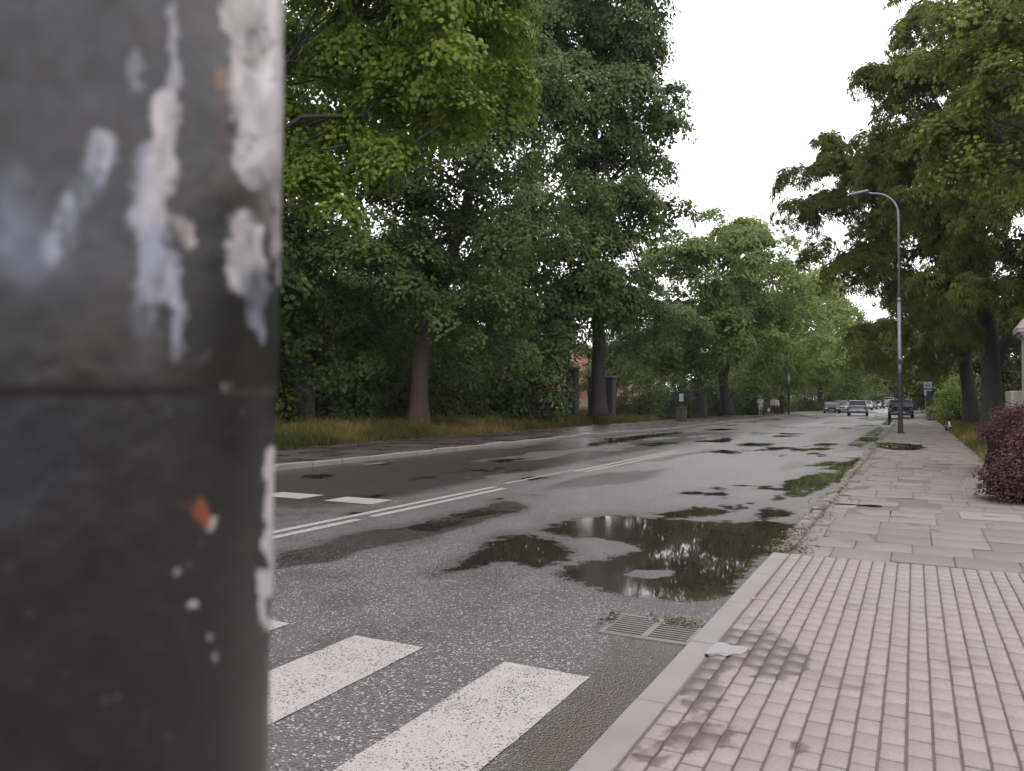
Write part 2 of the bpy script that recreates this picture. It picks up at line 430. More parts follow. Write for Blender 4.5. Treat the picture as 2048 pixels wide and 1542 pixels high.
# damp and smooth zones: the far lane and the tyre tracks
damp = sstep(-6.6, -7.4, X - kerb_shift(Y) + .5 * (fbm(X * .8, Y * .35, s=8) - .5)) * sstep(7.2, 9.2, Y + 1.5 * (fbm(X, Y, s=9) - .5)) * sstep(46, 30, Y)
patch = sstep(.56, .63, fbm(X * .8, Y * .28, s=12, o=5))
damp = .85 * damp * (1 - .9 * patch)
damp = np.maximum(damp, .45 * halo)
damp = np.maximum(damp, .6 * sstep(.54, .66, fbm(X * 1.0, Y * .22, s=33, o=6)) * sstep(8, 14, Y))
d1 = poly_sd(px, py, [(555,1105),(700,1070),(880,1040),(1010,1000),(1060,1015),(900,1062),(760,1095),(640,1125),(556,1136)], 3.0) / 20
damp = np.maximum(damp, .8 * sstep(-.6, .5, d1 + 2.0 * (fbm(X * 2, Y * 2, s=14) - .5)))
gut = sstep(.62, .25, (rk - X) + .5 * (fbm(X * 2, Y * 2, s=15) - .5)) * sstep(5.2, 4.0, Y + (fbm(X * 3, Y * 3, s=16) - .5))
silt_reflection = sstep(1330, 1150, px + 60 * (fbm(X * 3, Y * 3, s=61) - .5)) * (py > 1035) * (py < 1215) * sstep(1120, 1190, px + 50 * (fbm(X * 4, Y * 4, s=62) - .5)) * sstep(-.15, .15, wet)  # silt brown, with the blurred reflection of dark trees put into it
brown = np.maximum(gut, silt_reflection)
sheen = sstep(6, 20, Y) * sstep(-6.9, -5.2, X - kerb_shift(Y)) * .9 + .35 * sstep(25, 50, Y)
damp = np.maximum(damp, gut * .8)
damp = np.maximum(damp, .35 * sstep(.50, .72, fbm(X * 1.3, Y * .9, s=18, o=5)) * sstep(14, 5, Y))
road = nmesh('road', np.stack([X, Y, crown * 0], -1), f, 4, MAT['asphalt'], smooth=True, attrs={'wet': wet, 'damp': damp, 'brown': brown, 'sheen': sheen})
tag(road, kind='structure')

# painted markings, thin sheets just above the road
def strip(quads, name):
    vs, fs = [], []
    for (x0, x1, y0, y1) in quads:
        n = max(2, int(abs(y1 - y0) / .12)); b = len(vs)
        m = max(2, int(abs(x1 - x0) / .12))
        for i in range(n + 1):
            for j in range(m + 1):
                y = y0 + (y1 - y0) * i / n; x = x0 + (x1 - x0) * j / m
                e = 0.004
                if i in (0, n): y += random.uniform(-e, e)
                if j in (0, m): x += random.uniform(-e, e)
                vs.append((x + float(kerb_shift(y)), y, .004))
        for i in range(n):
            for j in range(m):
                a = b + i * (m + 1) + j; fs.append((a, a + 1, a + m + 2, a + m + 1))
    me = bpy.data.meshes.new(name); me.from_pydata(vs, [], fs); me.update()
    return tag(link(name, me, None, MAT['paint']), kind='structure')
q = []
for k in range(9): q.append((-2.03 - 1.045 * k, -1.52 - 1.045 * k, -.25, 3.79))
strip(q[:4] + [(a, b, -.25, 3.79) for a, b, _, _ in q[4:]], 'zebra_crossing_markings')
strip([(-7.62 - 1.30 * k, -6.76 - 1.30 * k, 8.66, 9.18) for k in range(3)], 'stop_line_markings')
q = [(-6.34, -6.22, 3.9, 11.4), (-6.10, -5.97, 3.9, 7.5), (-6.10, -5.97, 7.75, 11.3),
     (-6.40, -6.33, 11.9, 15), (-6.26, -6.14, 14.6, 22.5), (-6.02, -5.90, 14.6, 21.5)]
y = 25.0
while y < 150: q.append((-6.2, -6.08, y, y + 2.0)); y += 6
strip(q, 'centre_line_markings')

# left kerb stones
mb = MB()
y = 2.0
while y < 250:
    x = float(left_kerb(y + .5)); dx = float(left_kerb(y + 1) - left_kerb(y)); a = math.atan2(-dx, 1)
    M = Matrix.Translation((x - .075 + random.uniform(-.012, .012), y + .5, random.uniform(-.02, .008))) @ Matrix.Rotation(a + R(random.uniform(-.8, .8)), 4, 'Z') @ Matrix.Rotation(R(random.uniform(-1, 1)), 4, 'X')
    mb.box(-.075, .075, -.490, .490, -.1, .125, M, bev=.018)
    y += 1.0
tag(mb.build('left_kerb', MAT['kerb'], None), kind='structure')
# right kerb: new flush stones by the crossing, an old broken one beyond
mb = MB(); y = -4.45
while y < 7.4:
    M = Matrix.Translation((-1.115, y + .5, random.uniform(-.003, .003)))
    mb.box(-.075, .075, -.494, .494, -.1, .034, M, bev=.006); y += 1.0
tag(mb.build('right_kerb', MAT['kerb'], None), kind='structure')
mb = MB(); y = 7.62
while y < 230:
    L = random.uniform(.5, 1.0); x = float(right_kerb(y))
    M = Matrix.Translation((x + .075 + random.uniform(-.02, .02), y + L / 2, random.uniform(-.03, .01))) @ Matrix.Rotation(R(random.uniform(-2, 2)), 4, 'Z') @ Matrix.Rotation(R(random.uniform(-2.5, 2.5)), 4, 'Y')
    mb.box(-.075, .075, -L / 2 + .012, L / 2 - .012, -.1, .055, M, bev=.022); y += L
tag(mb.build('old_right_kerb', MAT['kerb_old'], None), kind='structure')

# left pavement: old asphalt
ysl = np.concatenate([np.arange(2, 60, .4), np.arange(60, 250, 2.0)]); T, Y, f = grid(np.linspace(0, 1, 12), ysl)
X = (left_kerb(Y) - .156) * T + (-15.9 + kerb_shift(Y) + .25 * (vnoise(Y * .8, Y * 0, s=4) - .5)) * (1 - T)
tag(nmesh('left_pavement', np.stack([X, Y, .108 + .02 * (vnoise(X, Y, s=6) - .5)], -1), f, 4, MAT['path'], smooth=True), kind='structure')
X, Y, f = grid(np.linspace(-34, -15.6, 10), np.linspace(88, 93.5, 6))
tag(nmesh('side_driveway', np.stack([X, Y, .125 + .36 * sstep(-15.9, -18.5, X) + .12 * sstep(-24, -40, X)], -1), f, 4, MAT['kerb'], smooth=True), kind='structure')

# bedding below the right pavement
X, Y, f = grid(np.linspace(0, 1, 4), np.concatenate([np.arange(-4.5, 100, 1.0), np.arange(100, 230, 3)]))
X = (right_kerb(Y) + .14) * (1 - X) + (1.90 + kerb_shift(Y) - .45 + 3.45 * (Y < 12.4)) * X
tag(nmesh('pavement_bedding', np.stack([X, Y, X * 0 + .0262], -1), f, 4, MAT['joint']), kind='structure')

def sett_mesh(name, cells, mat, top=.036, bev=.006, tilt=.5, jz=.0015):
    V, Fc, T_, Dm = [], [], [], []
    for (x0, x1, y0, y1, dm) in cells:
        cx, cy = (x0 + x1) / 2, (y0 + y1) / 2
        tz = random.gauss(0, jz); tx = math.tan(R(random.gauss(0, tilt))); ty = math.tan(R(random.gauss(0, tilt)))
        b = len(V)
        for e, z in ((0, -.012), (0, -bev), (bev, 0)):
            for (x, y) in ((x0 + e, y0 + e), (x1 - e, y0 + e), (x1 - e, y1 - e), (x0 + e, y1 - e)):
                V.append((x, y, top + z + tz + (x - cx) * tx + (y - cy) * ty))
                if dm is None: Dm.append(damp_at(x, y))
        Fc.append((b + 8, b + 9, b + 10, b + 11))
        for k in (0, 4):
            for i in range(4): j = (i + 1) % 4; Fc.append((b + k + i, b + k + j, b + k + 4 + j, b + k + 4 + i))
        c = random.random(); T_ += [c] * 12; Dm += [] if dm is None else [dm] * 12
    return tag(nmesh(name, V, Fc, 4, mat, attrs={'tint': T_, 'damp': Dm}), kind='structure')
DAMP = [(1455,1300,85,36),(1500,1290,80,26),(1545,1330,60,28),(1380,1480,110,28),(1480,1165,40,8),(1560,1300,45,30),(1290,1520,60,20),(1590,1500,40,22),(1395,1385,50,40)]
def damp_at(x, y):
    p_, q_ = proj(np.array([[x, y, .03]])); p_, q_ = float(p_[0]), float(q_[0])
    n_ = float(vnoise(np.array([x * 5]), np.array([y * 5]), s=2)[0])
    m = 0
    for (cx, cy, rx, ry) in DAMP:
        d = math.hypot((p_ - cx) / rx, (q_ - cy) / ry) + (n_ - .5) * .9
        m = max(m, min(1, max(0, 1.9 - 1.25 * d)))
    return m
cells = []
i = 0; x = -1.028; BL = .160
while x < 4.9:
    y = -1.0 + (BL / 2 if i % 2 else 0) + random.uniform(-.012, .012)
    while y < 7.55:
        y1 = min(y + BL, 7.55)
        if y1 - y > .04: cells.append((x + .005 + random.uniform(-.0012, .0012), x + .0935 + random.uniform(-.0012, .0012), y + .0052, y1 - .0052, None))
        y += BL
    x += .0985; i += 1
sett_mesh('brick_pavement', cells, MAT['brick'], .036, .005, .45, .0012)
MHX, MHY = [float(q) for q in ((G(1925, 1023, .03) + G(2046, 1049, .03)) / 2)[:2]]
cells = []; y = 7.58; r_ = 0
while y < 95:
    x = -1.03 + float(kerb_shift(y)); off = random.choice([0, .25, .17, .33])
    w_end = (1.45 if y > 12.4 else 4.9) + float(kerb_shift(y))
    xx = x
    first = True
    while xx < w_end - .05:
        wd = (off if (first and off > 0) else .5); first = False
        x1 = min(xx + wd, w_end)
        if random.random() < .96 or y > 25:
            g_ = .0045
            if not (abs(y + .25 - MHY) < .5 and abs((xx + x1) / 2 - MHX) < .5):
                cells.append((xx + g_, x1 - g_, y + g_, y + .5 - g_, max(0, random.gauss(-.1, .25))))
        xx = x1
    y += .5; r_ += 1
sett_mesh('slab_pavement', cells, MAT['slab'], .034, .006, .8, .004)
mb = MB()
X, Y, f = grid(np.linspace(0, 1, 5), np.arange(95, 228, 2.0))
X = -1.03 + kerb_shift(Y) + 2.48 * X
tag(nmesh('far_pavement', np.stack([X, Y, X * 0 + .032], -1), f, 4, MAT['path']), kind='structure')

# water films
def water(name, cx, cy, rx, ry, z, rot=0, seed=1):
    n = 72; vs = [(0, 0, 0)]
    for k in range(n):
        t_ = 2 * math.pi * k / n
        rr = .62 + .75 * float(fbm(np.array([math.cos(t_) * 1.6 + 9]), np.array([math.sin(t_) * 1.6 + 9]), s=seed, o=4)[0])
        vs.append((rx * rr * math.cos(t_), ry * rr * math.sin(t_), 0))
    fs = [(0, k + 1, (k + 1) % n + 1) for k in range(n)]
    me = bpy.data.meshes.new(name); me.from_pydata(vs, [], fs); me.update()
    o = link(name, me, None, MAT['water']); o.location = (cx, cy, z); o.rotation_euler.z = rot
    return tag(o, kind='structure')
def water_poly(pts, z, seed):
    rg = np.random.default_rng(seed); vs = []
    q = [G(a, b, z)[:2] for a, b in pts]
    for k in range(len(q)):
        a, b = q[k], q[(k + 1) % len(q)]
        for t_ in np.linspace(0, 1, 7)[:-1]: vs.append((*(a + (b - a) * t_ + rg.normal(size=2) * .0035), z))
    me = bpy.data.meshes.new('puddle_water'); me.from_pydata(vs, [], [tuple(range(len(vs)))]); me.update()
    tag(link('puddle_water', me, None, MAT['water']), kind='structure')
water_poly([(1408,1308),(1416,1298),(1427,1288),(1437,1283),(1452,1286),(1466,1291),(1482,1291),(1496,1296),(1493,1303),(1480,1309),(1466,1307),(1450,1312),(1436,1309),(1420,1311)], .0405, 3)
p = G(1800, 893, .03); water('puddle_water', p[0], p[1], .75, 1.9, .045, .1, 5)
p = G(1792, 1026, .03); water('puddle_water', p[0], p[1], .10, .12, .037, .1, 6)
p = G(1700, 1010, .03); water('puddle_water', p[0], p[1], .22, .07, .037, .1, 7)
p = G(1745, 1012, .03); water('puddle_water', p[0], p[1], .12, .10, .037, .1, 9)

# ------------------------------------------------------------------ leaves and trees
def T_poly(outline, zf):
    v = [(0, .45, 0)] + [(x, y, zf * abs(x) ** 1.2 + -.35 * max(0, y - .5) ** 2) for x, y in outline]
    n = len(outline); return np.array(v), np.array([(0, i + 1, (i + 1) % n + 1) for i in range(n)])
maple_o = [(0, 0), (.30, .02), (.20, .22), (.55, .30), (.34, .48), (.42, .78), (.16, .66), (0, 1.0), (-.16, .66), (-.42, .78), (-.34, .48), (-.55, .30), (-.20, .22), (-.30, .02)]
LEAF_MAPLE = T_poly(maple_o, -.3)
LEAF_SMALL = T_poly([(0, 0), (.38, .22), (.42, .55), (.12, .68), (0, 1), (-.12, .68), (-.42, .55), (-.38, .22)], -.3)
LEAF_DIA = (np.array([(0, 0, 0), (.42, .5, -.12), (0, 1, -.1), (-.42, .5, -.12)]), np.array([(0, 1, 2), (0, 2, 3)]))
def chest():
    v, fc = [], []
    for a, l in ((-75, .6), (-38, .85), (0, 1.0), (38, .85), (75, .6)):
        ca, sa = math.cos(R(a)), math.sin(R(a)); b = len(v)
        for (x, y, z) in ((0, .03, 0), (.11, .62, -.03), (0, 1, -.38), (-.11, .62, -.03)):
            x, y = x * l, y * l
            v.append((x * ca + y * sa, -x * sa + y * ca, z * l - .0))
        fc += [(b, b + 1, b + 2), (b, b + 2, b + 3)]
    return np.array(v), np.array(fc)
LEAF_CHEST = chest()
def unit(a): return a / (np.linalg.norm(a, axis=-1, keepdims=True) + 1e-9)
def leaf_arrays(c, nrm, tip, size, tmpl):
    v, fc = tmpl
    nrm = unit(nrm); tip = unit(tip - nrm * np.sum(tip * nrm, -1, keepdims=True)); b = np.cross(tip, nrm)
    size = size[:, None, None]
    P_ = c[:, None, :] + size * (v[None, :, 0:1] * b[:, None, :] + v[None, :, 1:2] * tip[:, None, :] + v[None, :, 2:3] * nrm[:, None, :])
    n, k = len(c), len(v)
    F_ = fc[None] + (np.arange(n) * k)[:, None, None]
    return P_.reshape(-1, 3), F_.reshape(-1, 3)
def crown_points(blobs, density, rg, shell=.55, bough=0.0):
    """spray centres: either scattered through lumpy ellipsoids or gathered on the domes of drooping boughs"""
    Cc, Dd, Bi = [], [], []
    for bi, (c, r) in enumerate(blobs):
        c = np.array(c, float); r = np.array(r, float)
        n = max(6, int(density * (r[0] * r[1] * r[2]) ** (2 / 3)))
        per = 11
        nb_ = max(3, n // per) if bough else n
        d = unit(rg.normal(size=(nb_, 3)))
        lump = .78 + .5 * fbm(d[:, 0] * 2.2 + 5 + bi, d[:, 1] * 2.2 + 5, d[:, 2] * 2.2 + 5, s=bi + 3, o=3)
        rad = (shell + (1 - shell) * rg.random(nb_) ** .6) * lump
        p_ = c + d * r * rad[:, None]; dd = unit(d / r)
        if bough:
            R_ = bough * (.65 + .7 * rg.random(nb_)); R_ = np.minimum(R_, .62 * r.min() + .1)
            idx = np.repeat(np.arange(nb_), per); m = len(idx)
            h = unit(rg.normal(size=(m, 3)) + dd[idx] * .55 + np.array([0, 0, .75])); h[:, 2] = np.where(h[:, 2] < -.25, -h[:, 2], h[:, 2])
            out = dd[idx] * np.array([1, 1, .2])
            q_ = p_[idx] + h * R_[idx][:, None] * np.array([1.05, 1.05, .62]) * (.8 + .25 * rg.random((m, 1))) + out * (R_[idx] * .25)[:, None]
            q_[:, 2] -= .22 * R_[idx] * (h[:, 0] ** 2 + h[:, 1] ** 2)
            Cc.append(q_); Dd.append(unit(h + dd[idx] * .3)); Bi.append(np.full(m, bi))
        else:
            Cc.append(p_); Dd.append(dd); Bi.append(np.full(n, bi))
    return np.concatenate(Cc), np.concatenate(Dd), np.concatenate(Bi)
def sprays(cc, dd, nleaf, cr, size, tmpl, rg, droop=.35, flat=.28, updir=.75, fol=.45):
    n = len(cc)
    ct = rg.random(n)
    # every spray lies in a plane tilted outward
    N = unit(dd * fol + np.array([0, 0, updir * 1.35]) + rg.normal(size=(n, 3)) * .2)
    A = unit(np.cross(N, rg.normal(size=(n, 3)))); B = np.cross(N, A)
    k = rg.poisson(nleaf, n) + 2
    idx = np.repeat(np.arange(n), k); m = len(idx)
    th = rg.random(m) * 2 * np.pi; rr = cr * np.sqrt(rg.random(m)) * (.75 + .5 * rg.random(n))[idx]
    off = A[idx] * (rr * np.cos(th))[:, None] + B[idx] * (rr * np.sin(th))[:, None] + N[idx] * (rg.normal(size=m) * cr * flat * .6)[:, None]
    off[:, 2] -= droop * (rr ** 2) / cr
    c = cc[idx] + off
    nr = N[idx] + unit(off) * .35 + rg.normal(size=(m, 3)) * .26
    tip = unit(off) * .8 + np.array([0, 0, -.55]) + rg.normal(size=(m, 3)) * .35
    tint = np.clip(ct[idx] * .62 + rg.random(m) * .38 + 0 * m, 0, 1)
    s = size * (.65 + .6 * rg.random(m))
    v, f_ = leaf_arrays(c, nr, tip, s, tmpl)
    return v, f_, np.repeat(tint, len(tmpl[0]))
def thin_tubes(a, b, ra, rb, rg, sag=.08):
    """3-sided two-segment twigs, vectorised"""
    n = len(a); L = np.linalg.norm(b - a, axis=1, keepdims=True)
    m = (a + b) / 2 + rg.normal(size=(n, 3)) * L * sag + np.array([0, 0, .06]) * L
    d = unit(b - a); u = unit(np.cross(d, np.array([.3, .2, 1.0]))); w_ = np.cross(d, u)
    V = []
    for p_, r in ((a, ra), (m, (ra + rb) / 2), (b, rb)):
        for k in range(3):
            t_ = 2 * math.pi * k / 3
            V.append(p_ + (u * math.cos(t_) + w_ * math.sin(t_)) * (r[:, None] if hasattr(r, 'shape') else r))
    V = np.stack(V, 1).reshape(-1, 3)
    base = (np.arange(n) * 9)[:, None]
    fc = []
    for s_ in (0, 3):
        for k in range(3):
            k2 = (k + 1) % 3; fc.append([s_ + k, s_ + k2, s_ + 3 + k2, s_ + 3 + k])
    Fq = (base[:, None, :] + np.array(fc)[None]).reshape(-1, 4)
    return V, Fq
def limb_curve(a, b, rg, n=7, lift=.15, jit=.05):
    a, b = np.array(a, float), np.array(b, float); L = np.linalg.norm(b - a)
    ts = np.linspace(0, 1, n); p_ = a + (b - a) * ts[:, None]
    p_[:, 2] += lift * L * np.sin(ts * np.pi)
    p_[1:-1] += rg.normal(size=(n - 2, 3)) * jit * L
    return p_
def tree(name, label, base, trunk, blobs, mat, tmpl, size, density=14, nleaf=26, cr=.6, seed=1, group=None, bark='bark_dark',
         cat='tree', droop=.35, shell=.5, tw=.5, limb_r=.4, limbs=True, extra_limbs=(), bough=0.0):
    """trunk: list of (dx,dy,z,r) from the base; blobs: world (centre, radii)"""
    rg = np.random.default_rng(seed)
    base = np.array(base, float)
    root = empty(name, base, 0, label, cat, group)
    tp = [np.array(q[:3]) for q in trunk]
    tr = [q[3] for q in trunk]
    mb = MB(); q0, q1 = tp[0], tp[1]; hh_ = q1[2] - q0[2]
    fl = [q0 + (q1 - q0) * t_ for t_ in (0, .35 / hh_, .8 / hh_)]
    mb.tube([tuple(q) for q in fl + tp[1:]], [tr[0] * 1.45, tr[0] * 1.12, tr[0]] + tr[1:], 14)
    blobs = [(np.array(c, float) - base, r) for c, r in blobs]
    cc, dd, bi = crown_points(blobs, density, rg, shell, bough)
    limb_pts = []
    if limbs:
        up = [k for k in range(len(tp)) if tp[k][2] > tp[-1][2] * .42]
        for i_, (c, r) in enumerate(blobs):
            k = up[int(rg.integers(len(up)))]
            for kk in up:
                if tp[kk][2] < c[2] - .3 * np.linalg.norm(c[:2] - tp[kk][:2]): k = kk
            a0 = tp[k]; L = limb_curve(a0, c, rg, 7, .06, .04)
            r0 = min(tr[k] * .5, .03 * np.linalg.norm(c - a0) * limb_r * 1.1 + .04)
            mb.tube([tuple(q) for q in L], [r0 * (1 - .8 * t_) + .012 for t_ in np.linspace(0, 1, 7)], 7)
            limb_pts.append(L)
        for e in extra_limbs:
            e = [np.array(q[:3]) - base for q in e[0]], e[1]
            mb.tube([tuple(q) for q in e[0]], e[1], 8)
    tr_o = mb.build('trunk', MAT[bark], root, smooth=True)
    if limbs and tw > 0:
        sel = rg.random(len(cc)) < min(tw, .12)
        a = np.zeros((len(cc), 3))
        for i_ in range(len(blobs)):
            L = limb_pts[i_]; msk = bi == i_
            j = rg.integers(2, 7, msk.sum()); a[msk] = L[j]
        a, b = a[sel], cc[sel]
        if len(a) >= 9:
            V, Fq = thin_tubes(a, b, np.full(len(a), .022 + .02 * (size > .1)), np.full(len(a), .006), rg)
            nmesh('branches', V, Fq, 4, MAT[bark], root)
    v, f_, ti = sprays(cc, dd, nleaf, cr, size, tmpl, rg, droop, .28, .3 if bough else .75, 1.0 if bough else .45)
    nmesh('crown', v, f_, 3, MAT[mat], root, attrs={'tint': ti})
    return root
def B(px, py, D, rx, ry, rd=None):
    k = D / F; rx, ry = rx * k, ry * k
    return (P(px, py, D), (rx, rd if rd else (rx + ry) / 2, ry))
def gz(x, y): return float(ground_h(np.array([x]), np.array([y]))[0])
def base_at(px, D):
    p_ = P(px, 800, D); return np.array([p_[0], p_[1], gz(p_[0], p_[1])])
def trunkpx(base, pts, D):
    out = []
    for (px_, py_, r) in pts:
        q = P(px_, py_, D) - base; out.append((q[0], q[1], q[2], r))
    return out

# --- near maple, its stem behind the painted pole, boughs over the verge
b0 = base_at(330, 19)
tree('maple_tree', 'yellow-green maple whose boughs hang across the top left, behind the paint-scarred pole', b0,
     [(0, 0, -.2, .34), (.1, .1, 2.5, .28), (.0, .4, 5, .24), (.3, .8, 8, .18), (.5, 1.0, 11, .08)],
     [B(640, 60, 20, 130, 110), B(800, 70, 19, 130, 120), B(930, 110, 18.5, 85, 150), B(720, 200, 18.5, 110, 60), B(880, 250, 18, 70, 75), B(620, 250, 19, 80, 45), B(690, 290, 18, 90, 45), B(610, 330, 18, 60, 40), B(780, 310, 17.8, 80, 40),
      B(620, 405, 17.5, 85, 62), B(560, -80, 19, 240, 120), B(880, -70, 19, 180, 110), B(400, 100, 20, 200, 220), B(350, 420, 18, 150, 120)],
     'leaf_yellow', LEAF_MAPLE, .125, 60, 44, .42, 11, bough=.8, tw=.05, bark='bark_dark', shell=.3, droop=.9, limb_r=.12)

# --- big dark maple with the leaning brown trunk
b1 = base_at(840, 32)
tree('maple_tree', 'large dark maple with a brown leaning trunk standing in the tall grass on the left', b1,
     trunkpx(b1, [(836, 862, .46), (838, 800, .38), (842, 720, .36), (862, 640, .30), (890, 560, .26), (912, 480, .22), (940, 380, .18), (965, 260, .14), (980, 120, .08)], 32),
     [B(700, 420, 32, 170, 110), B(880, 340, 31, 140, 120), B(1020, 460, 31, 130, 110), B(760, 560, 31, 150, 90), B(940, 620, 30.5, 120, 75), B(620, 560, 32, 120, 110),
      B(1040, 250, 32, 110, 130), B(800, 200, 33, 160, 120), B(620, 250, 33, 130, 150), B(960, 60, 33, 150, 120), B(1010, 150, 33, 110, 110), B(760, -20, 33, 200, 120), B(650, 700, 32, 110, 70), B(980, 710, 33, 80, 50), B(800, 680, 34, 90, 60)],
     'leaf_dark', LEAF_SMALL, .155, 40, 42, .52, 12, bough=1.1, tw=.05, bark='bark', shell=.35, droop=.55)
# --- maple further on, its right side against the sky
b2 = base_at(1197, 45)
tree('maple_tree', 'tall dense maple with a thin dark trunk, its ragged right side against the white sky', b2,
     trunkpx(b2, [(1197, 832, .48), (1196, 760, .42), (1198, 680, .38), (1190, 560, .34), (1180, 420, .28), (1185, 260, .2), (1190, 100, .1)], 45),
     [B(1150, 60, 44, 140, 110), B(1230, 60, 45, 70, 110), B(1190, 230, 44, 125, 110), B(1345, 215, 44, 48, 30), B(1290, 300, 44, 60, 60), B(1280, 420, 43, 70, 70), B(1140, 400, 43, 120, 110),
      B(1210, 530, 42, 90, 80), B(1120, 560, 42, 110, 80), B(1215, 620, 41.5, 55, 55), B(1090, 670, 43, 90, 55), B(1170, -90, 45, 160, 90), B(1290, 640, 47, 80, 70), B(1030, 600, 45, 80, 110), B(1050, 150, 45, 80, 140)],
     'leaf_dark', LEAF_DIA, .205, 33, 46, .62, 13, bough=1.35, tw=.05, shell=.35, droop=.55)
b3 = base_at(1455, 66)
tree('broadleaf_tree', 'spreading mid-green tree with a low forked trunk just beyond the litter bin', b3,
     trunkpx(b3, [(1455, 828, .5), (1450, 790, .42), (1446, 755, .38), (1470, 700, .26), (1500, 640, .2), (1500, 560, .1)], 66),
     [B(1430, 560, 66, 130, 80), B(1340, 560, 64, 90, 80), B(1300, 650, 62, 90, 70), B(1400, 680, 63, 110, 60), B(1520, 660, 68, 90, 80), B(1440, 470, 67, 75, 50), B(1520, 570, 68, 85, 70), B(1340, 730, 60, 70, 40), B(1430, 620, 66, 100, 60)],
     'leaf_mid', LEAF_DIA, .27, 15, 38, .75, 14, bough=1.7, tw=.08, limb_r=.5)
b4 = base_at(1560, 84)
tree('broadleaf_tree', 'rounded light green tree rising behind the walkers on the left pavement', b4,
     trunkpx(b4, [(1560, 828, .4), (1562, 790, .34), (1558, 740, .3), (1550, 640, .2), (1545, 560, .1)], 84),
     [B(1560, 570, 84, 75, 60), B(1600, 640, 84, 70, 70), B(1520, 690, 80, 80, 60), B(1590, 730, 82, 70, 45), B(1490, 740, 80, 70, 50), B(1470, 455, 90, 60, 40), B(1540, 520, 86, 60, 45)],
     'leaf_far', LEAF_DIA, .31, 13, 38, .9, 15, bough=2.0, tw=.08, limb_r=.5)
b5 = base_at(1640, 112)
tree('broadleaf_tree', 'light green tree above the parked black car on the left', b5,
     trunkpx(b5, [(1640, 826, .4), (1640, 790, .34), (1642, 700, .2)], 112),
     [B(1650, 640, 112, 55, 60), B(1690, 690, 115, 45, 60), B(1620, 720, 108, 60, 50), B(1680, 750, 112, 55, 40), B(1640, 590, 114, 35, 35)],
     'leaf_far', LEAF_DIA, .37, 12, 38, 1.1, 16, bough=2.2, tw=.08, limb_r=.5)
b6 = base_at(1715, 150)
tree('broadleaf_tree', 'hazy pale tree near the far left end of the street', b6,
     trunkpx(b6, [(1712, 822, .35), (1712, 780, .3), (1712, 720, .15)], 150),
     [B(1715, 700, 150, 28, 55), B(1700, 745, 148, 40, 40), B(1732, 750, 150, 25, 35)],
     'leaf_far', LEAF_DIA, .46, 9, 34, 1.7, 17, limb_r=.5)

# --- right-hand chestnuts
c1 = base_at(1990, 38)
tree('chestnut_tree', 'big chestnut with the thicker dark trunk beside the pale stone gate pier', c1,
     trunkpx(c1, [(1990, 850, .52), (1984, 800, .45), (1982, 740, .42), (1975, 640, .40), (1960, 520, .34), (1950, 380, .26), (1930, 200, .18), (1930, 60, .08)], 38),
     [B(1900, 60, 37, 110, 90), B(1860, 190, 37, 90, 70), B(1960, 270, 36, 110, 90), B(1880, 360, 37, 110, 80), B(1990, 430, 35, 110, 90), B(1960, 560, 35, 90, 70), B(2040, 120, 36, 120, 130),
      B(1900, 600, 37, 70, 60), B(2040, 590, 33, 80, 55), B(1860, -40, 38, 60, 50), B(1770, 150, 38, 45, 25), B(1800, 250, 38, 60, 50), B(2060, 300, 36, 120, 100)],
     'leaf_olive', LEAF_CHEST, .32, 29, 18, .55, 21, bough=1.2, tw=.06, shell=.5, droop=.8,
     extra_limbs=[([P(1984, 760, 38), P(2005, 700, 38), P(2040, 640, 38), P(2080, 560, 38)], [.26, .22, .16, .1])])
c2 = base_at(1945, 46)
tree('chestnut_tree', 'chestnut reaching a bough toward the lamp head, dark trunk left of its neighbour', c2,
     trunkpx(c2, [(1945, 846, .45), (1938, 790, .38), (1930, 720, .35), (1925, 620, .32), (1910, 500, .26), (1890, 380, .18), (1880, 260, .1)], 46),
     [B(1620, 390, 45, 50, 55), B(1650, 300, 45, 30, 30), B(1700, 360, 45, 75, 60), B(1690, 450, 45, 85, 60), B(1740, 530, 45, 60, 55), B(1800, 430, 46, 85, 90), B(1870, 520, 46, 90, 90), B(1800, 610, 46, 75, 55),
      B(1900, 640, 45, 80, 55), B(1780, 320, 46, 80, 50), B(1760, 690, 48, 50, 45), B(1850, 685, 47, 60, 32)],
     'leaf_olive', LEAF_CHEST, .34, 23, 18, .6, 22, bough=1.3, tw=.08, shell=.5, droop=.8,
     extra_limbs=[([P(1905, 470, 46), P(1850, 460, 45.5), P(1790, 415, 45), P(1730, 400, 45), P(1660, 410, 45)], [.22, .18, .14, .09, .03])])
c3 = base_at(1900, 66)
tree('chestnut_tree', 'shaded chestnut behind the bus stop post', c3,
     trunkpx(c3, [(1900, 830, .4), (1898, 760, .34), (1890, 640, .2), (1880, 560, .1)], 66),
     [B(1770, 640, 64, 60, 55), B(1830, 685, 72, 70, 50), B(1800, 715, 72, 50, 28), B(1890, 690, 74, 60, 50), B(1860, 620, 70, 70, 60), B(1750, 720, 70, 30, 40), B(1930, 700, 74, 40, 40)],
     'leaf_olive', LEAF_DIA, .28, 15, 38, .8, 23, bough=1.6)
c4 = base_at(1862, 95)
tree('chestnut_tree', 'distant dark tree closing the right pavement', c4,
     trunkpx(c4, [(1862, 822, .4), (1860, 780, .3), (1855, 720, .2)], 95),
     [B(1840, 740, 95, 50, 40), B(1800, 760, 95, 35, 25), B(1870, 770, 95, 40, 40), B(1830, 690, 98, 60, 50), B(1765, 745, 98, 20, 25)],
     'leaf_olive', LEAF_DIA, .38, 11, 36, 1.4, 24)
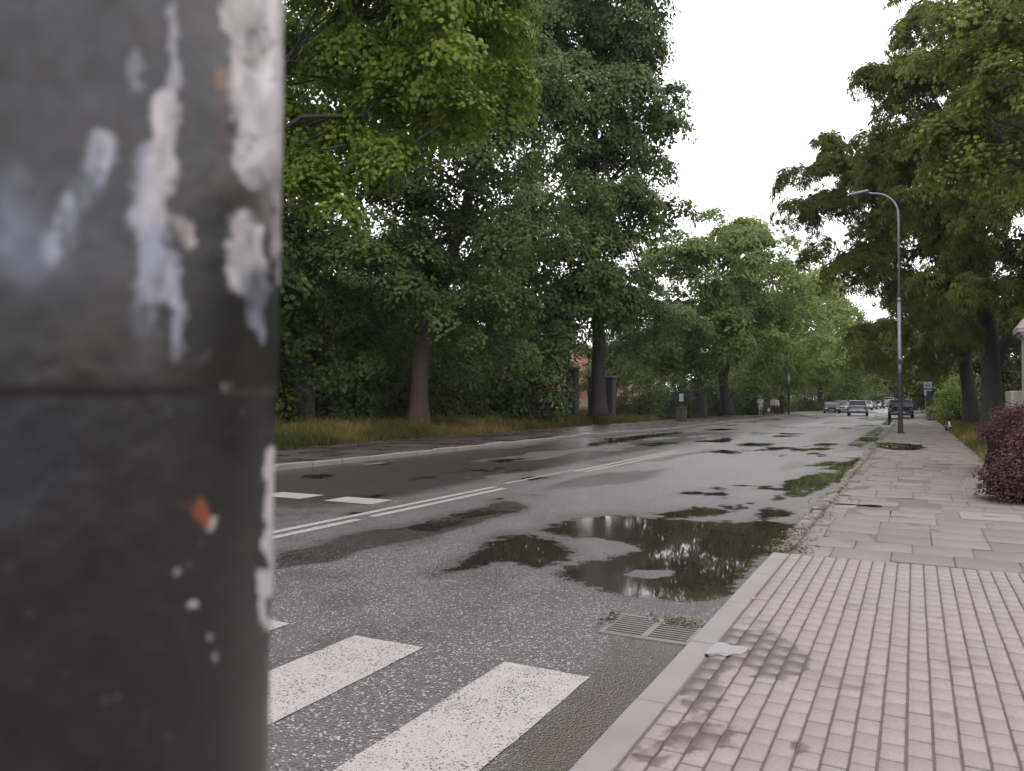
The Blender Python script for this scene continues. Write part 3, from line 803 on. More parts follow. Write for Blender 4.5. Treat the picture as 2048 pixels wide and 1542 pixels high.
# nearer tree outside the frame at right, its leaves enter at the top right corner
c0 = base_at(2380, 21)
tree('maple_tree', 'dark overhanging foliage in the top right corner, from a tree beyond the frame', c0,
     [(0, 0, -.2, .35), (0, 0, 3, .3), (.2, .2, 6, .24), (0, .2, 9, .15), (0, 0, 12, .06)],
     [B(1960, 130, 22, 85, 70), B(2010, 40, 22, 110, 90), B(1925, 290, 22.5, 60, 60), B(1990, 240, 22, 90, 70), B(2100, 200, 21, 150, 160), B(2200, 60, 21, 200, 200), B(1900, 250, 22.5, 30, 50)],
     'leaf_olive', LEAF_SMALL, .15, 34, 32, .4, 25, bough=.85, tw=.08, shell=.5, droop=.7)

# --- woodland behind the left verge: trees sharing a few crowns
def proto_tree(name, label, mat, seed, group, h=14, r=4.5, bark='bark_dark'):
    return tree(name, label, (0, 0, 0), [(0, 0, -.3, .26), (.1, 0, 2.5, .22), (.2, .1, 6, .17), (.1, .2, h * .7, .1), (0, 0, h * .9, .04)],
         [((0, 0, h * .78), (r * .7, r * .7, h * .2)), ((r * .5, r * .2, h * .58), (r * .6, r * .6, h * .17)), ((-r * .5, -r * .3, h * .55), (r * .6, r * .6, h * .18)),
          ((-.1, r * .55, h * .45), (r * .55, r * .5, h * .15)), ((.3, -r * .6, h * .4), (r * .6, r * .55, h * .14)), ((-r * .3, 0, h * .3), (r * .5, r * .5, h * .1))],
         mat, LEAF_DIA, .27, 12, 34, .75, seed, group, bough=1.3)
def copy_thing(root, loc, rz, sc, label=None):
    r_ = root.copy(); COL.objects.link(r_); r_.location = loc; r_.rotation_euler = (0, 0, rz); r_.scale = (sc[0], sc[0], sc[1])
    if label: r_['label'] = label
    for ch in list(root.children):
        c_ = ch.copy(); COL.objects.link(c_); c_.parent = r_
        for g_ in list(ch.children):
            d_ = g_.copy(); COL.objects.link(d_); d_.parent = c_
    return r_
WG = 'woodland trees behind the left verge'
wl_label = 'woodland tree half hidden in the dark wood behind the left verge'
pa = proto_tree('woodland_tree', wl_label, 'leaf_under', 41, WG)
pb = proto_tree('woodland_tree', wl_label, 'leaf_dark', 42, WG)
pc = proto_tree('woodland_tree', wl_label, 'leaf_mid', 43, WG)
spots = [(1212, 98, 1), (480, 40, 0), (600, 47, 1), (700, 40, 2), (760, 54, 0), (900, 50, 1), (1060, 62, 0), (540, 62, 2), (660, 75, 0), (850, 80, 2), (1300, 92, 1), (1370, 86, 2),
         (1420, 104, 0), (1500, 110, 1), (400, 30, 1), (250, 26, 0), (1480, 130, 2), (1560, 135, 0)]
used = set()
for i_, (px_, D_, k) in enumerate(spots):
    q = base_at(px_, D_); src = (pa, pb, pc)[k]
    sc = (random.uniform(.85, 1.15), random.uniform(.7, .98))
    if k not in used:
        src.location = tuple(q); src.scale = (sc[0], sc[0], sc[1]); used.add(k)
    else: copy_thing(src, tuple(q), random.uniform(0, 6.28), sc)
# far trees closing the street and lining both sides
FG = 'far trees closing the end of the street'
pf = proto_tree('street_tree', 'pale distant tree, one of the row closing the end of the street', 'leaf_far', 44, FG, 15, 5)
first = True
for (x_, y_) in [(-13, 150), (-14, 168), (-16, 190), (-20, 215), (-27, 245), (-19, 262), (-8, 268), (0, 250), (1.5, 225), (3, 200), (3.5, 176), (4, 150), (5, 128), (-30, 280), (-12, 290), (8, 240), (-24, 170), (-26, 200)]:
    lc = (x_ + 0, y_, .1); rz = random.uniform(0, 6.28); sc = (random.uniform(.8, 1.1), random.uniform(.75, 1.0))
    if first: pf.location = lc; pf.scale = (sc[0], sc[0], sc[1]); first = False
    else: copy_thing(pf, lc, rz, sc)

RG = 'trees and hedge mass behind the chestnuts at the right'
first = True
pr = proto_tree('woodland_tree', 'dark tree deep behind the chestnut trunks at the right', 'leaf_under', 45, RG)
for (x_, y_) in [(9, 40), (13, 52), (8.5, 62), (15, 38), (19, 50), (9, 78), (14, 72), (22, 66), (8, 95), (14, 100), (25, 45), (13, 30), (20, 32)]:
    lc = (x_, y_, .1); rz = random.uniform(0, 6.28); sc = (random.uniform(.9, 1.2), random.uniform(.7, .95))
    if first: pr.location = lc; pr.scale = (sc[0], sc[0], sc[1]); first = False
    else: copy_thing(pr, lc, rz, sc)

# --- shrubs
def shrub(name, label, c, r, mat, size, tmpl, seed, density=30, nleaf=20, cr=.3, cat='shrub', group=None, blobs=None, twl=.5, droop=.2):
    rg = np.random.default_rng(seed); c = np.array(c, float)
    root = empty(name, c, 0, label, cat, group)
    bl = blobs if blobs is not None else [((0, 0, r[2] * .9), r), ((r[0] * .6, .1, r[2] * .55), (r[0] * .6, r[1] * .6, r[2] * .55)), ((-r[0] * .6, -.1, r[2] * .5), (r[0] * .6, r[1] * .7, r[2] * .5))]
    cc, dd, bi = crown_points(bl, density, rg, .3)
    cc[:, 2] = np.maximum(cc[:, 2], .06)
    v, f_, ti = sprays(cc, dd, nleaf, cr, size, tmpl, rg, droop, .4)
    v[:, 2] = np.maximum(v[:, 2], .01)
    nmesh('foliage', v, f_, 3, MAT[mat], root, attrs={'tint': ti})
    sel = rg.random(len(cc)) < twl; n = sel.sum()
    a = np.stack([rg.normal(size=n) * r[0] * .25, rg.normal(size=n) * r[1] * .25, np.full(n, -.05)], -1)
    V, Fq = thin_tubes(a, cc[sel], np.full(n, .012 + .01 * (size > .1)), np.full(n, .004), rg, .06)
    nmesh('stems', V, Fq, 4, MAT['bark_dark'], root)
    return root
SG = 'shrubs in the undergrowth beneath the trees'
sl = 'leafy shrub in the dark undergrowth beneath the roadside trees'
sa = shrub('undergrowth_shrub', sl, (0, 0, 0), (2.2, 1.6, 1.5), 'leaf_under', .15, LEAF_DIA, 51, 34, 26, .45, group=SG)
sb = shrub('undergrowth_shrub', sl, (0, 0, 0), (1.8, 1.8, 2.1), 'leaf_dark', .16, LEAF_DIA, 52, 34, 26, .45, group=SG)
sp = []
for px_, D_ in [(480, 31), (560, 34), (640, 36), (690, 33), (760, 35), (820, 40), (900, 37), (960, 40), (1020, 44), (1060, 40), (1260, 54), (1300, 57), (1330, 60), (1480, 82), (1520, 88), (1560, 96), (1600, 104), (1500, 76), (1440, 78),
                (580, 45), (680, 50), (730, 44), (850, 52), (930, 54), (1620, 112), (1650, 118), (1670, 128), (1690, 140), (1710, 160), (1350, 72), (1730, 180), (1745, 205), (1725, 225), (1760, 235), (1775, 250), (1790, 245), (1805, 235), (1700, 150), (1570, 100), (1540, 92), (1610, 108), (1460, 74), (1410, 70), (1380, 66)]:
    sp.append((px_, D_))
for (x_, y_) in [(8, 40), (10, 46), (7, 52), (12, 55), (9, 60), (6.5, 66), (7, 75), (11, 34), (14, 44), (6, 88), (10, 28), (13, 26), (16, 34), (6, 105), (5, 125), (4, 150), (3, 175), (1, 205)]: sp.append((x_, y_, 1))
for i_, it in enumerate(sp):
    if len(it) == 3: q = np.array([it[0], it[1], .12])
    else: q = base_at(*it)
    D_ = it[1]; src = (sa, sb)[i_ % 2]; s_ = random.uniform(.75, 1.35) * (1 if D_ < 140 else 2.2)
    if i_ < 2: src.location = tuple(q); src.scale = (s_, s_, s_)
    else: copy_thing(src, tuple(q), random.uniform(0, 6.28), (s_, s_ * random.uniform(.8, 1.2)))
p = base_at(1912, 50)
shrub('bright_shrub', 'bright green young tree behind the dark trunks at right', p, (1.2, 1.2, 1.9), 'leaf_bright', .14, LEAF_DIA, 53, 36, 26, .45)
p = base_at(1975, 58)
shrub('bright_shrub', 'small bright green bush glimpsed between the two dark trunks', p, (1.5, 1.2, .9), 'leaf_bright', .16, LEAF_DIA, 54, 30, 22, .4)
def wshrub(label, spec, seed, mat='leaf_red', size=.042, dens=760, nl=30, cr=.17):
    c = np.array(spec[0][0], float); c[2] = gz(c[0], c[1]); 
    bl = [(np.array(q[0]) - c, q[1]) for q in spec]
    return shrub('barberry_bush', label, c, (.4, .4, .5), mat, size, LEAF_DIA, seed, dens, nl, cr, 'bush', blobs=bl, twl=.35, droop=.15)
wshrub('dense dark purple barberry bush spilling over the pavement edge at the right border', [(P(2046, 950, 10.9), (.50, .5, .30)), (P(2085, 912, 11.2), (.6, .55, .46)), (P(2018, 975, 10.9), (.26, .34, .17)), (P(1995, 962, 11.2), (.2, .2, .13)), (P(2058, 885, 11.8), (.2, .3, .26)), (P(2030, 935, 11.2), (.12, .14, .34))], 61, cr=.2)
wshrub('taller reddish barberry bush in front of the stone plinth', [(P(1990, 860, 16), (.3, .5, .16)), (P(2015, 858, 15.5), (.35, .5, .26)), (P(2040, 850, 15), (.6, .6, .38)), (P(2085, 860, 14), (.7, .6, .5)), (P(2000, 842, 15.5), (.12, .2, .3)), (P(2030, 832, 15.2), (.12, .2, .3))], 62, cr=.2)

# --- grass
def grass(name, label, pts, h, seed, wblade=.016):
    rg = np.random.default_rng(seed); n = len(pts)
    hh = h * (.4 + .8 * rg.random(n)) * (.45 + 1.3 * fbm(pts[:, 0] * 1.1, pts[:, 1] * 1.1, s=seed + 9, o=3)); hh *= 1 + .7 * (rg.random(n) < .04); az = rg.random(n) * 6.283; lean = rg.random(n) * .55
    up = np.stack([np.cos(az) * lean, np.sin(az) * lean, np.ones(n)], -1)
    side = np.stack([-np.sin(az + .6), np.cos(az + .6), np.zeros(n)], -1) * (wblade / 2)
    mid = pts + up * (hh * .55)[:, None]; tip = pts + up * hh[:, None] + np.stack([np.cos(az), np.sin(az), np.full(n, -.35)], -1) * (hh * .28)[:, None]
    V = np.stack([pts - side, pts + side, mid + side * .8, mid - side * .8, tip], 1).reshape(-1, 3)
    b = (np.arange(n) * 5)[:, None, None]
    Fq = (b + np.array([(0, 1, 2), (0, 2, 3), (3, 2, 4)])[None]).reshape(-1, 3)
    patch = fbm(pts[:, 0] * .5, pts[:, 1] * .5, s=seed, o=4)
    ti = np.clip((patch - .5) * 2.2 + .40 + rg.normal(size=n) * .16, 0, 1)
    return tag(nmesh(name, V, Fq, 3, MAT['grass'], attrs={'tint': np.repeat(ti, 5)}), label, 'grass', kind='stuff')
n = 120000
u = rng.random(n); y_ = 12 + 110 * u ** 1.5
x_ = -15.75 - 6.8 * rng.random(n) ** 1.2 + .35 * (vnoise(y_ * .9, y_ * 0, s=77) - .3)
keep = ~((y_ > 87.5) & (y_ < 94)) & (vnoise(x_ * 1.5, y_ * 1.5, s=2) + .35 * (x_ < -16.3) > .32)
x_, y_ = x_[keep] , y_[keep]
xs_ = x_ + kerb_shift(y_)
clump = fbm(x_ * .9, y_ * .9, s=19, o=3)
g1 = grass('verge_grass', 'tall uncut green and straw coloured grass on the verge beside the left pavement', np.stack([xs_, y_, ground_h(xs_, y_)], -1), .36, 5, .022)
n = 60000
y_ = 12.5 + 70 * rng.random(n) ** 1.6; x_ = 1.40 + 7 * rng.random(n) ** 1.3 + .12 * (rng.random(n) - .5)
g2 = grass('verge_grass', 'dry yellowing grass between the right pavement and the chestnut trunks', np.stack([x_, y_, ground_h(x_, y_)], -1), .20, 6, .013)

# ------------------------------------------------------------------ the painted pole beside the lens
PR = .11
ang = YAW + R(36.2)
dpole = .335
pc_ = np.array([-math.sin(ang) * dpole, math.cos(ang) * dpole])
lean = R(.45)                                # leans towards the lens' right at the top
def pole_point(th, z, r):
    """th measured round the axis, 0 facing the lens"""
    lx = _r[0] * math.tan(lean) * (z - H); ly = _r[1] * math.tan(lean) * (z - H)
    a = math.atan2(-pc_[1], -pc_[0]) + th
    return pc_[0] + lx + r * np.cos(a), pc_[1] + ly + r * np.sin(a), z
th = np.unique(np.concatenate([np.linspace(-math.pi, R(-40), 30), np.linspace(R(-40), R(100), 360), np.linspace(R(100), math.pi, 20)]))[:-1]
zz = np.unique(np.concatenate([np.linspace(.03, 1.22, 25), np.linspace(1.22, 1.70, 520), np.linspace(1.70, 4.2, 25)]))
TH, ZZ = np.meshgrid(th, zz)
x0, y0, z0 = pole_point(TH, ZZ, PR)
ppx, ppy = proj(np.stack([x0.ravel(), y0.ravel(), ZZ.ravel()], -1)); ppx = ppx.reshape(TH.shape); ppy = ppy.reshape(TH.shape)
infr = (ppx > -200) & (ppx < 700) & (ppy > -200) & (ppy < 1750) & (np.abs(TH) < R(110))
# warp the mark coordinates so edges look flaked
wx = ppx + 46 * (fbm(ppx / 45, ppy / 45, s=2, o=5) - .5) + 14 * (fbm(ppx / 14, ppy / 14, s=5, o=3) - .5)
wy = ppy + 60 * (fbm(ppx / 60, ppy / 90, s=3, o=4) - .5) + 14 * (fbm(ppx / 14, ppy / 14, s=6, o=3) - .5)
def cap(x0, y0, r0, x1, y1, r1, soft=.35):
    ex, ey = x1 - x0, y1 - y0; t_ = np.clip(((wx - x0) * ex + (wy - y0) * ey) / (ex * ex + ey * ey + 1e-6), 0, 1)
    d = np.hypot(wx - x0 - ex * t_, wy - y0 - ey * t_); r = r0 + (r1 - r0) * t_
    return sstep(1 + soft, 1 - soft, d / r)
n1 = fbm(ppx / 110 + .8 * fbm(ppx / 90, ppy / 90, s=51), ppy / 110 + .8 * fbm(ppx / 90, ppy / 90, s=52), s=11, o=5); n2 = fbm(ppx / 26, ppy / 26, s=12, o=4); n3 = fbm(ppx / 9, ppy / 9, s=13, o=2)
upper = sstep(790, 778, ppy + 4 * (n2 - .5)) 
base_lo = np.array([.030, .028, .035]); base_up = np.array([.030, .026, .027]); blue = np.array([.085, .088, .118])
col = base_lo * (1 - upper[..., None]) + base_up * upper[..., None]
col = col * (.72 + .55 * n1 + .22 * (n3 - .5))[..., None]
def lay(m, c, k=None):
    global col
    c = np.array(c); m = np.clip(m, 0, 1)[..., None]
    if k is not None: c = c[None, None] * k[..., None]
    col = col * (1 - m) + c * m
brownish = upper * sstep(.45, .7, n1) * .7
lay(brownish, (.085, .048, .040))
lay(.7 * upper * sstep(.30, .78, fbm(ppx / 70, ppy / 70, s=15, o=5)) * sstep(480, 200, ppx) * sstep(640, 440, ppy), (.125, .13, .17))
lay(.45 * upper * sstep(.42, .70, fbm(ppx / 44, ppy / 36, s=16, o=5)) * sstep(640, 440, ppy), (.13, .13, .16))
lay(.5 * sstep(.54, .66, fbm(ppx / 30, ppy / 26, s=17, o=4)), (.02, .018, .02))
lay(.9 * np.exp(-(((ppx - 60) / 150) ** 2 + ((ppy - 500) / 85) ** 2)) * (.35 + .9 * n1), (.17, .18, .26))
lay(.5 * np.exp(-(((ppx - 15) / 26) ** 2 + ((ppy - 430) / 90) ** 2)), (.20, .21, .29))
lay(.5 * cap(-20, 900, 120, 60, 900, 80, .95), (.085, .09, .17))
lay(.35 * sstep(.55, .75, n2) * (1 - upper), (.075, .074, .085))
white = (.46, .43, .45); wb = (.30, .32, .40)
tex = .62 + 1.1 * (fbm(ppx / 26, ppy / 80, s=22, o=3) - .25)
crk = sstep(.02, .0, np.abs(fbm(ppx / 60, ppy / 110, s=24, o=4) - .5))
tex = tex * (1 - .5 * crk)
lay(.85 * cap(505, -60, 62, 505, 200, 58, .16), (.40, .36, .36), tex)
lay(.9 * cap(520, 200, 60, 505, 330, 38, .2), white, tex)
lay(.8 * cap(562, 0, 26, 556, 560, 16, .3), white, tex)
lay(.92 * cap(486, 450, 34, 492, 560, 34, .2), white, tex)
lay(.85 * cap(505, 560, 26, 516, 690, 13, .3), wb, tex)
lay(.5 * cap(535, 330, 20, 545, 520, 16, .4), (.10, .08, .075))
lay(.6 * cap(508, 350, 22, 512, 425, 20, .4), (.10, .085, .08))
lay(.92 * cap(322, 190, 22, 322, 330, 30, .2), white, tex)
lay(.9 * cap(320, 330, 30, 300, 430, 34, .25), (.42, .40, .42), tex)
lay(.6 * cap(285, 300, 20, 268, 440, 14, .4), wb, tex)
lay(.8 * cap(300, 480, 38, 300, 580, 40, .3), wb, tex)
lay(.75 * cap(345, 520, 16, 352, 720, 14, .35), (.34, .35, .42), tex)
lay(.6 * cap(285, 580, 26, 290, 720, 24, .45), (.22, .23, .29), tex)
lay(.85 * cap(350, 440, 16, 372, 485, 12, .3), (.42, .36, .34), tex)
lay(.85 * cap(208, 285, 20, 190, 335, 26, .45), (.38, .39, .44), tex)
lay(.8 * cap(192, 330, 26, 112, 495, 26, .8), (.27, .29, .37), tex)
lay(.5 * cap(270, 130, 18, 268, 175, 12, .5), wb)
lay(.65 * cap(344, 20, 12, 338, 170, 12, .4), (.36, .36, .40), tex)
lay(.5 * cap(20, 380, 40, 60, 540, 50, .9), (.16, .18, .25))
lay(.75 * cap(428, 150, 14, 430, 185, 12, .3), (.36, .13, .06))
lay(.6 * cap(436, 190, 16, 440, 410, 20, .5) * sstep(.4, .55, n2), (.17, .085, .055))
lay(.8 * cap(398, 1004, 17, 402, 1030, 16, .35), (.42, .11, .05), tex)
lay(.8 * cap(418, 1040, 8, 416, 1048, 7, .3), (.45, .40, .36))
lay(.45 * cap(235, 700, 34, 340, 745, 40, .6), (.12, .055, .045))
lay(.5 * cap(405, 740, 8, 420, 715, 8, .5), (.2, .18, .18))
lay(.9 * cap(553, 900, 12, 548, 1180, 15, .3), (.52, .49, .50))
lay(.8 * cap(530, 1150, 12, 535, 1240, 10, .4), (.50, .48, .49))
for (a, b, r, v) in [(391, 1203, 8, .75), (427, 1265, 6, .5), (426, 1308, 10, .32), (458, 770, 9, .4), (45, 1222, 7, .25), (232, 1395, 9, .24), (205, 1402, 8, .22), (345, 1478, 7, .2), (357, 1140, 6, .35), (240, 1323, 6, .2), (335, 835, 6, .2), (410, 1075, 5, .25), (372, 1125, 5, .25), (60, 1370, 8, .14), (135, 1360, 8, .14), (110, 800, 8, .15), (494, 832, 6, .25)]:
    lay(.85 * cap(a, b, r * .75, a + 1, b + 2, r * .75, .5), (v * .8, v * .78, v * .78))
for (a, b, r) in [(275, 950, 14), (230, 855, 16), (395, 835, 14), (190, 1128, 14), (120, 920, 16), (212, 1280, 18), (515, 1430, 8), (460, 830, 12), (425, 1215, 16), (190, 1540, 14)]:
    lay(.75 * cap(a, b, r, a - 8, b + 16, r, .5), (.015, .014, .017))
lay(.5 * sstep(6, 2, np.abs(ppy - 786 + 6 * (n2 - .5))) * sstep(40, 120, ppx), (.012, .011, .012))
lum = col.mean(-1)
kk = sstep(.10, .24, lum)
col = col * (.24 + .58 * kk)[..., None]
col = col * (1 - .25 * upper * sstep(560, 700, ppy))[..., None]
outf = ~infr
gen = fbm(TH * 6, ZZ * 9, s=40, o=5)
col = np.where(outf[..., None], (np.array([.045, .042, .047])[None, None] * (.6 + .8 * gen[..., None]) * (1 - sstep(.66, .70, gen)[..., None]) + np.array([.42, .40, .42])[None, None] * sstep(.66, .70, gen)[..., None]), col)
rad = PR + .0007 * (n1 - .5) + .0001 * (n2 - .5) + .0006 * np.clip(lum * 2.2, 0, 1) * infr + .0006 * upper * infr + np.where(outf, 0, 0)
rad += np.where(infr, -.0010 * sstep(700, 1000, ppy), 0)
x0, y0, z0 = pole_point(TH, ZZ, rad)
nx, ny = len(th), len(zz)
i = np.arange(nx)[None, :] + np.arange(ny - 1)[:, None] * nx; j = (np.arange(nx) + 1) % nx
j = j[None, :] + np.arange(ny - 1)[:, None] * nx
fq = np.stack([i, j, j + nx, i + nx], -1).reshape(-1, 4)
t = NT('flaking pole paint'); t.set(t.attr('col', 'Color'), t.mixf(t.noise(60, 4), .22, .42))
t.bump(t.noise(110, 3), .06, .001)
root = empty('utility_pole', (pc_[0], pc_[1], .03), 0, 'thick dark pole with flaking white and rust paint filling the left edge', 'pole')
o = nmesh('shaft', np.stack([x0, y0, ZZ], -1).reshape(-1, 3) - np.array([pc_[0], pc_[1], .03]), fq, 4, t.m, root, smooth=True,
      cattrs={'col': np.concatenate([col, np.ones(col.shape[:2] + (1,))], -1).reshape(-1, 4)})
mb = MB(); mb.tube([(0, 0, 4.17 ), (0, 0, 4.19), (0, 0, 4.22)], [PR * .98, PR * .98, PR * .5], 40)
lx = np.array([_r[0], _r[1]]) * math.tan(lean)
o = mb.build('top_cap', MAT['post_dark'], root); o.location = (lx[0] * 2.75, lx[1] * 2.75, -.03)
mb = MB(); mb.tube([(0, 0, -.02), (0, 0, .05), (0, 0, .06)], [PR * 1.25, PR * 1.2, PR * 1.02], 40)
o = mb.build('base_collar', MAT['post_dark'], root); o.location = (lx[0] * -1.42, lx[1] * -1.42, 0)

# ------------------------------------------------------------------ street furniture
def street_lamp(base, h, label, group=None, bend=1.9, dirx=-1.0, dark=2.6, sc=1.0):
    root = empty('street_lamp', base, 0, label, 'street lamp', group)
    mb = MB(); mb.tube([(0, 0, 0), (0, 0, dark)], [.105, .095], 14); mb.tube([(0, 0, dark * .62), (0, 0, dark)], [.118, .118], 14)
    mb.tube([(0, 0, 0), (0, 0, .04)], [.16, .16], 14)
    mb.build('pole_base', MAT['post_dark'], root, smooth=False)
    pts = [(0, 0, dark), (0, 0, dark + .3), (0, 0, h * .55)]; rd = [.085, .075, .07]
    mb = MB(); mb.tube(pts, rd, 12)
    pts = [(0, 0, h * .55)]; 
    rb = 1.05
    for k in range(0, 9):
        a = R(90 * k / 8); pts.append((dirx * rb * (1 - math.cos(a)), 0, h - rb + rb * math.sin(a)))
    pts.append((dirx * bend, 0, h + .08))
    mb.tube(pts, [.052] + [.045] * 9 + [.038], 12); mb.tube([(0, 0, h * .55 - .1), (0, 0, h * .55 + .08)], [.078, .062], 12)
    mb.build('pole', MAT['galv'], root, smooth=True)
    mb = MB(); M = Matrix.Translation((dirx * (bend + .33), 0, h + .12)) @ Matrix.Rotation(dirx * R(-6) * -1, 4, 'Y')
    mb.box(-.40, .36, -.14, .14, -.04, .035, M, bev=.03); hd = mb.build('lamp_head', MAT['galv'], root)
    mb = MB(); mb.box(-.36, .10, -.11, .11, -.052, -.043, M); mb.build('lens', MAT['head'], hd)
    mb = MB(); mb.box(-.10, .06, -.12, -.085, dark * .35, dark * .35 + .4); mb.build('access_door', MAT['black'], root)
    return root
lb = G(1801, 866, .036)
sl1 = street_lamp((lb[0], lb[1], .034), 10.75, 'tall grey curved street lamp with a dark lower section on the right pavement', bend=1.22)
mb = MB(); mb.box(-.13, .13, -.13, -.09, 3.05, 3.25); mb.build('sticker_plate', MAT['black'], sl1)
q = base_at(1592, 75.5)
street_lamp((-10.95 + 0, q[1], .12), 7.2, 'slim lamp post at the far left kerb near the walkers', dirx=1.0, dark=2.9, bend=1.6)
q = P(1710, 800, 120)
street_lamp((q[0], q[1], .12), 8.2, 'distant pale lamp post above the parked cars on the left', dirx=1.0, dark=1.2, bend=1.5)

# storm drain
PIT_SHADE = simple('drain darkness', (.006, .005, .005), 1.0); PIT_SHADE.node_tree.nodes['Principled BSDF'].inputs['Specular IOR Level'].default_value = 0
c = [G(1231, 1273), G(1341, 1296), G(1399, 1245), G(1280, 1230)]
cx = sum(q[0] for q in c) / 4; cy = sum(q[1] for q in c) / 4
root = empty('storm_drain', (cx - .02, cy, .001), 0, 'rusty cast iron storm drain grate set in the wet gutter', 'drain')
hw, hl = .29, .235
mb = MB(); fr = .035
mb.box(-hw, hw, -hl, -hl + fr, -.02, .008); mb.box(-hw, hw, hl - fr, hl, -.02, .008); mb.box(-hw, -hw + fr, -hl + fr, hl - fr, -.02, .008); mb.box(hw - fr, hw, -hl + fr, hl - fr, -.02, .008)
mb.build('drain_frame', MAT['iron'], root)
mb = MB(); mb.box(-.02, .02, -hl + fr, hl - fr, -.02, .011)
nb = 9; pitch = (2 * hl - 2 * fr) / nb
for k in range(nb + 1):
    y = -hl + fr + k * pitch
    mb.box(-hw + fr, -.021, y - .0095, y + .0095, -.02, .0105); mb.box(.021, hw - fr, y - .0095, y + .0095, -.02, .0095)
mb.build('grate', MAT['iron'], root)
mb = MB(); mb.box(-hw + fr, hw - fr, -hl + fr, hl - fr, .0042, .0050); mb.build('pit', PIT_SHADE, root)  # thin black sheet painted as the shade below the bars
# leaf litter caught on the grate
rg = np.random.default_rng(3); n = 260
pts = np.stack([cx + rg.normal(size=n) * .10 + .10, cy + .20 + rg.normal(size=n) * .05, .014 + rg.random(n) * .012], -1)
pts2 = np.stack([cx - .33 + rg.normal(size=160) * .03, cy + rg.normal(size=160) * .10 + .08, .008 + rg.random(160) * .012], -1)
def litter(name, label, pts, size, seed, mat='litter'):
    rg = np.random.default_rng(seed); n = len(pts)
    v, f_ = leaf_arrays(pts, np.array([0, 0, 1]) + rg.normal(size=(n, 3)) * .35, rg.normal(size=(n, 3)) * np.array([1, 1, .1]), size * (.4 + .9 * rg.random(n)), LEAF_DIA)
    return tag(nmesh(name, v, f_, 3, MAT[mat], attrs={'tint': np.repeat(rg.random(n), 4)}), label, 'litter', kind='stuff')
MAT['litter'] = leaf_mat('dead leaf litter', (.035, .028, .018), (.08, .062, .035), (.22, .18, .12), .1, .7)
litter('leaf_litter', 'wet brown leaf debris caught round the storm drain', np.concatenate([pts, pts2]), .022, 4)
n = 2600
yk = 7.6 + 34 * rg.random(n) ** 1.7; xk = -1.08 + .11 * rg.normal(size=n)
litter('leaf_litter', 'dirt and leaf debris along the broken right kerb', np.stack([xk, yk, .04 + .02 * rg.random(n)], -1), .030, 6)
n = 900
yk = 12 + 40 * rg.random(n); xk = -15.8 + .35 * np.abs(rg.normal(size=n)) ; 
litter('leaf_litter', 'fallen leaves along the edge of the left verge', np.stack([xk + kerb_shift(yk), yk, np.full(n, .135)], -1), .07, 7)
p = G(1500, 1195, .04)
tag(nmesh('fallen_leaf', *leaf_arrays(np.array([[p[0], p[1], .045]]), np.array([[.1, -.2, 1.0]]), np.array([[1.0, .1, 0]]), np.array([.045]), LEAF_MAPLE), 3, simple('dry leaf', (.30, .16, .09), .7)), 'small curled brown leaf lying on the kerb joint', 'leaf')

# concrete chamber cover in the slabs
p = (G(1925, 1023, .03) + G(2046, 1049, .03)) / 2
root = empty('manhole_cover', (MHX, MHY, .03), 0, 'square concrete access cover set in the slab pavement', 'manhole')
mb = MB(); mb.box(-.62, .62, -.62, .62, -.02, .001); mb.build('frame', MAT['slab'], root)
mb = MB(); mb.box(-.33, .33, -.33, .33, -.01, .012, bev=.004); mb.build('lid', MAT['kerb'], root)
mb = MB(); mb.box(-.09, .09, -.025, .025, .0125, .0145); mb.build('handle', MAT['joint'], root)

# litter bins
def bin_(base, r, h, label, mat, group=None):
    root = empty('litter_bin', base, .3, label, 'bin', group)
    mb = MB()
    n = 8
    mb.tube([(0, 0, 0), (0, 0, h * .1), (0, 0, h * .9), (0, 0, h)], [r * .92, r, r * .93, r * .97], n); mb.build('body', mat, root)
    mb = MB(); mb.tube([(0, 0, h * .995), (0, 0, h * 1.04), (0, 0, h * 1.06)], [r * 1.02, r * 1.02, r * .8], n); mb.build('rim', MAT['post_dark'], root)
    mb = MB(); mb.tube([(0, 0, h * 1.055), (0, 0, h * 1.065)], [r * .6, r * .6], n); mb.build('liner', MAT['black'], root)
bq = G(1363, 843, .11)
bin_((bq[0], bq[1], .11), .36, .88, 'dark squat litter bin on the left pavement', MAT['bincon'])
q = P(1864, 800, 56)
bin_((q[0], q[1], .035), .33, .72, 'brown concrete litter bin in front of the bus shelter', MAT['bincon'])

# small white notice on a post behind the bin
q = base_at(1363, 51)
root = empty('notice_post', q, .2, 'small white notice on a slim post behind the dark bin', 'sign')
mb = MB(); mb.tube([(0, 0, 0), (0, 0, 2.2)], .03, 8); mb.build('post', MAT['post_dark'], root)
mb = MB(); mb.box(-.14, .14, -.05, -.032, 1.55, 2.05); mb.build('notice_plate', MAT['signwhite'], root)

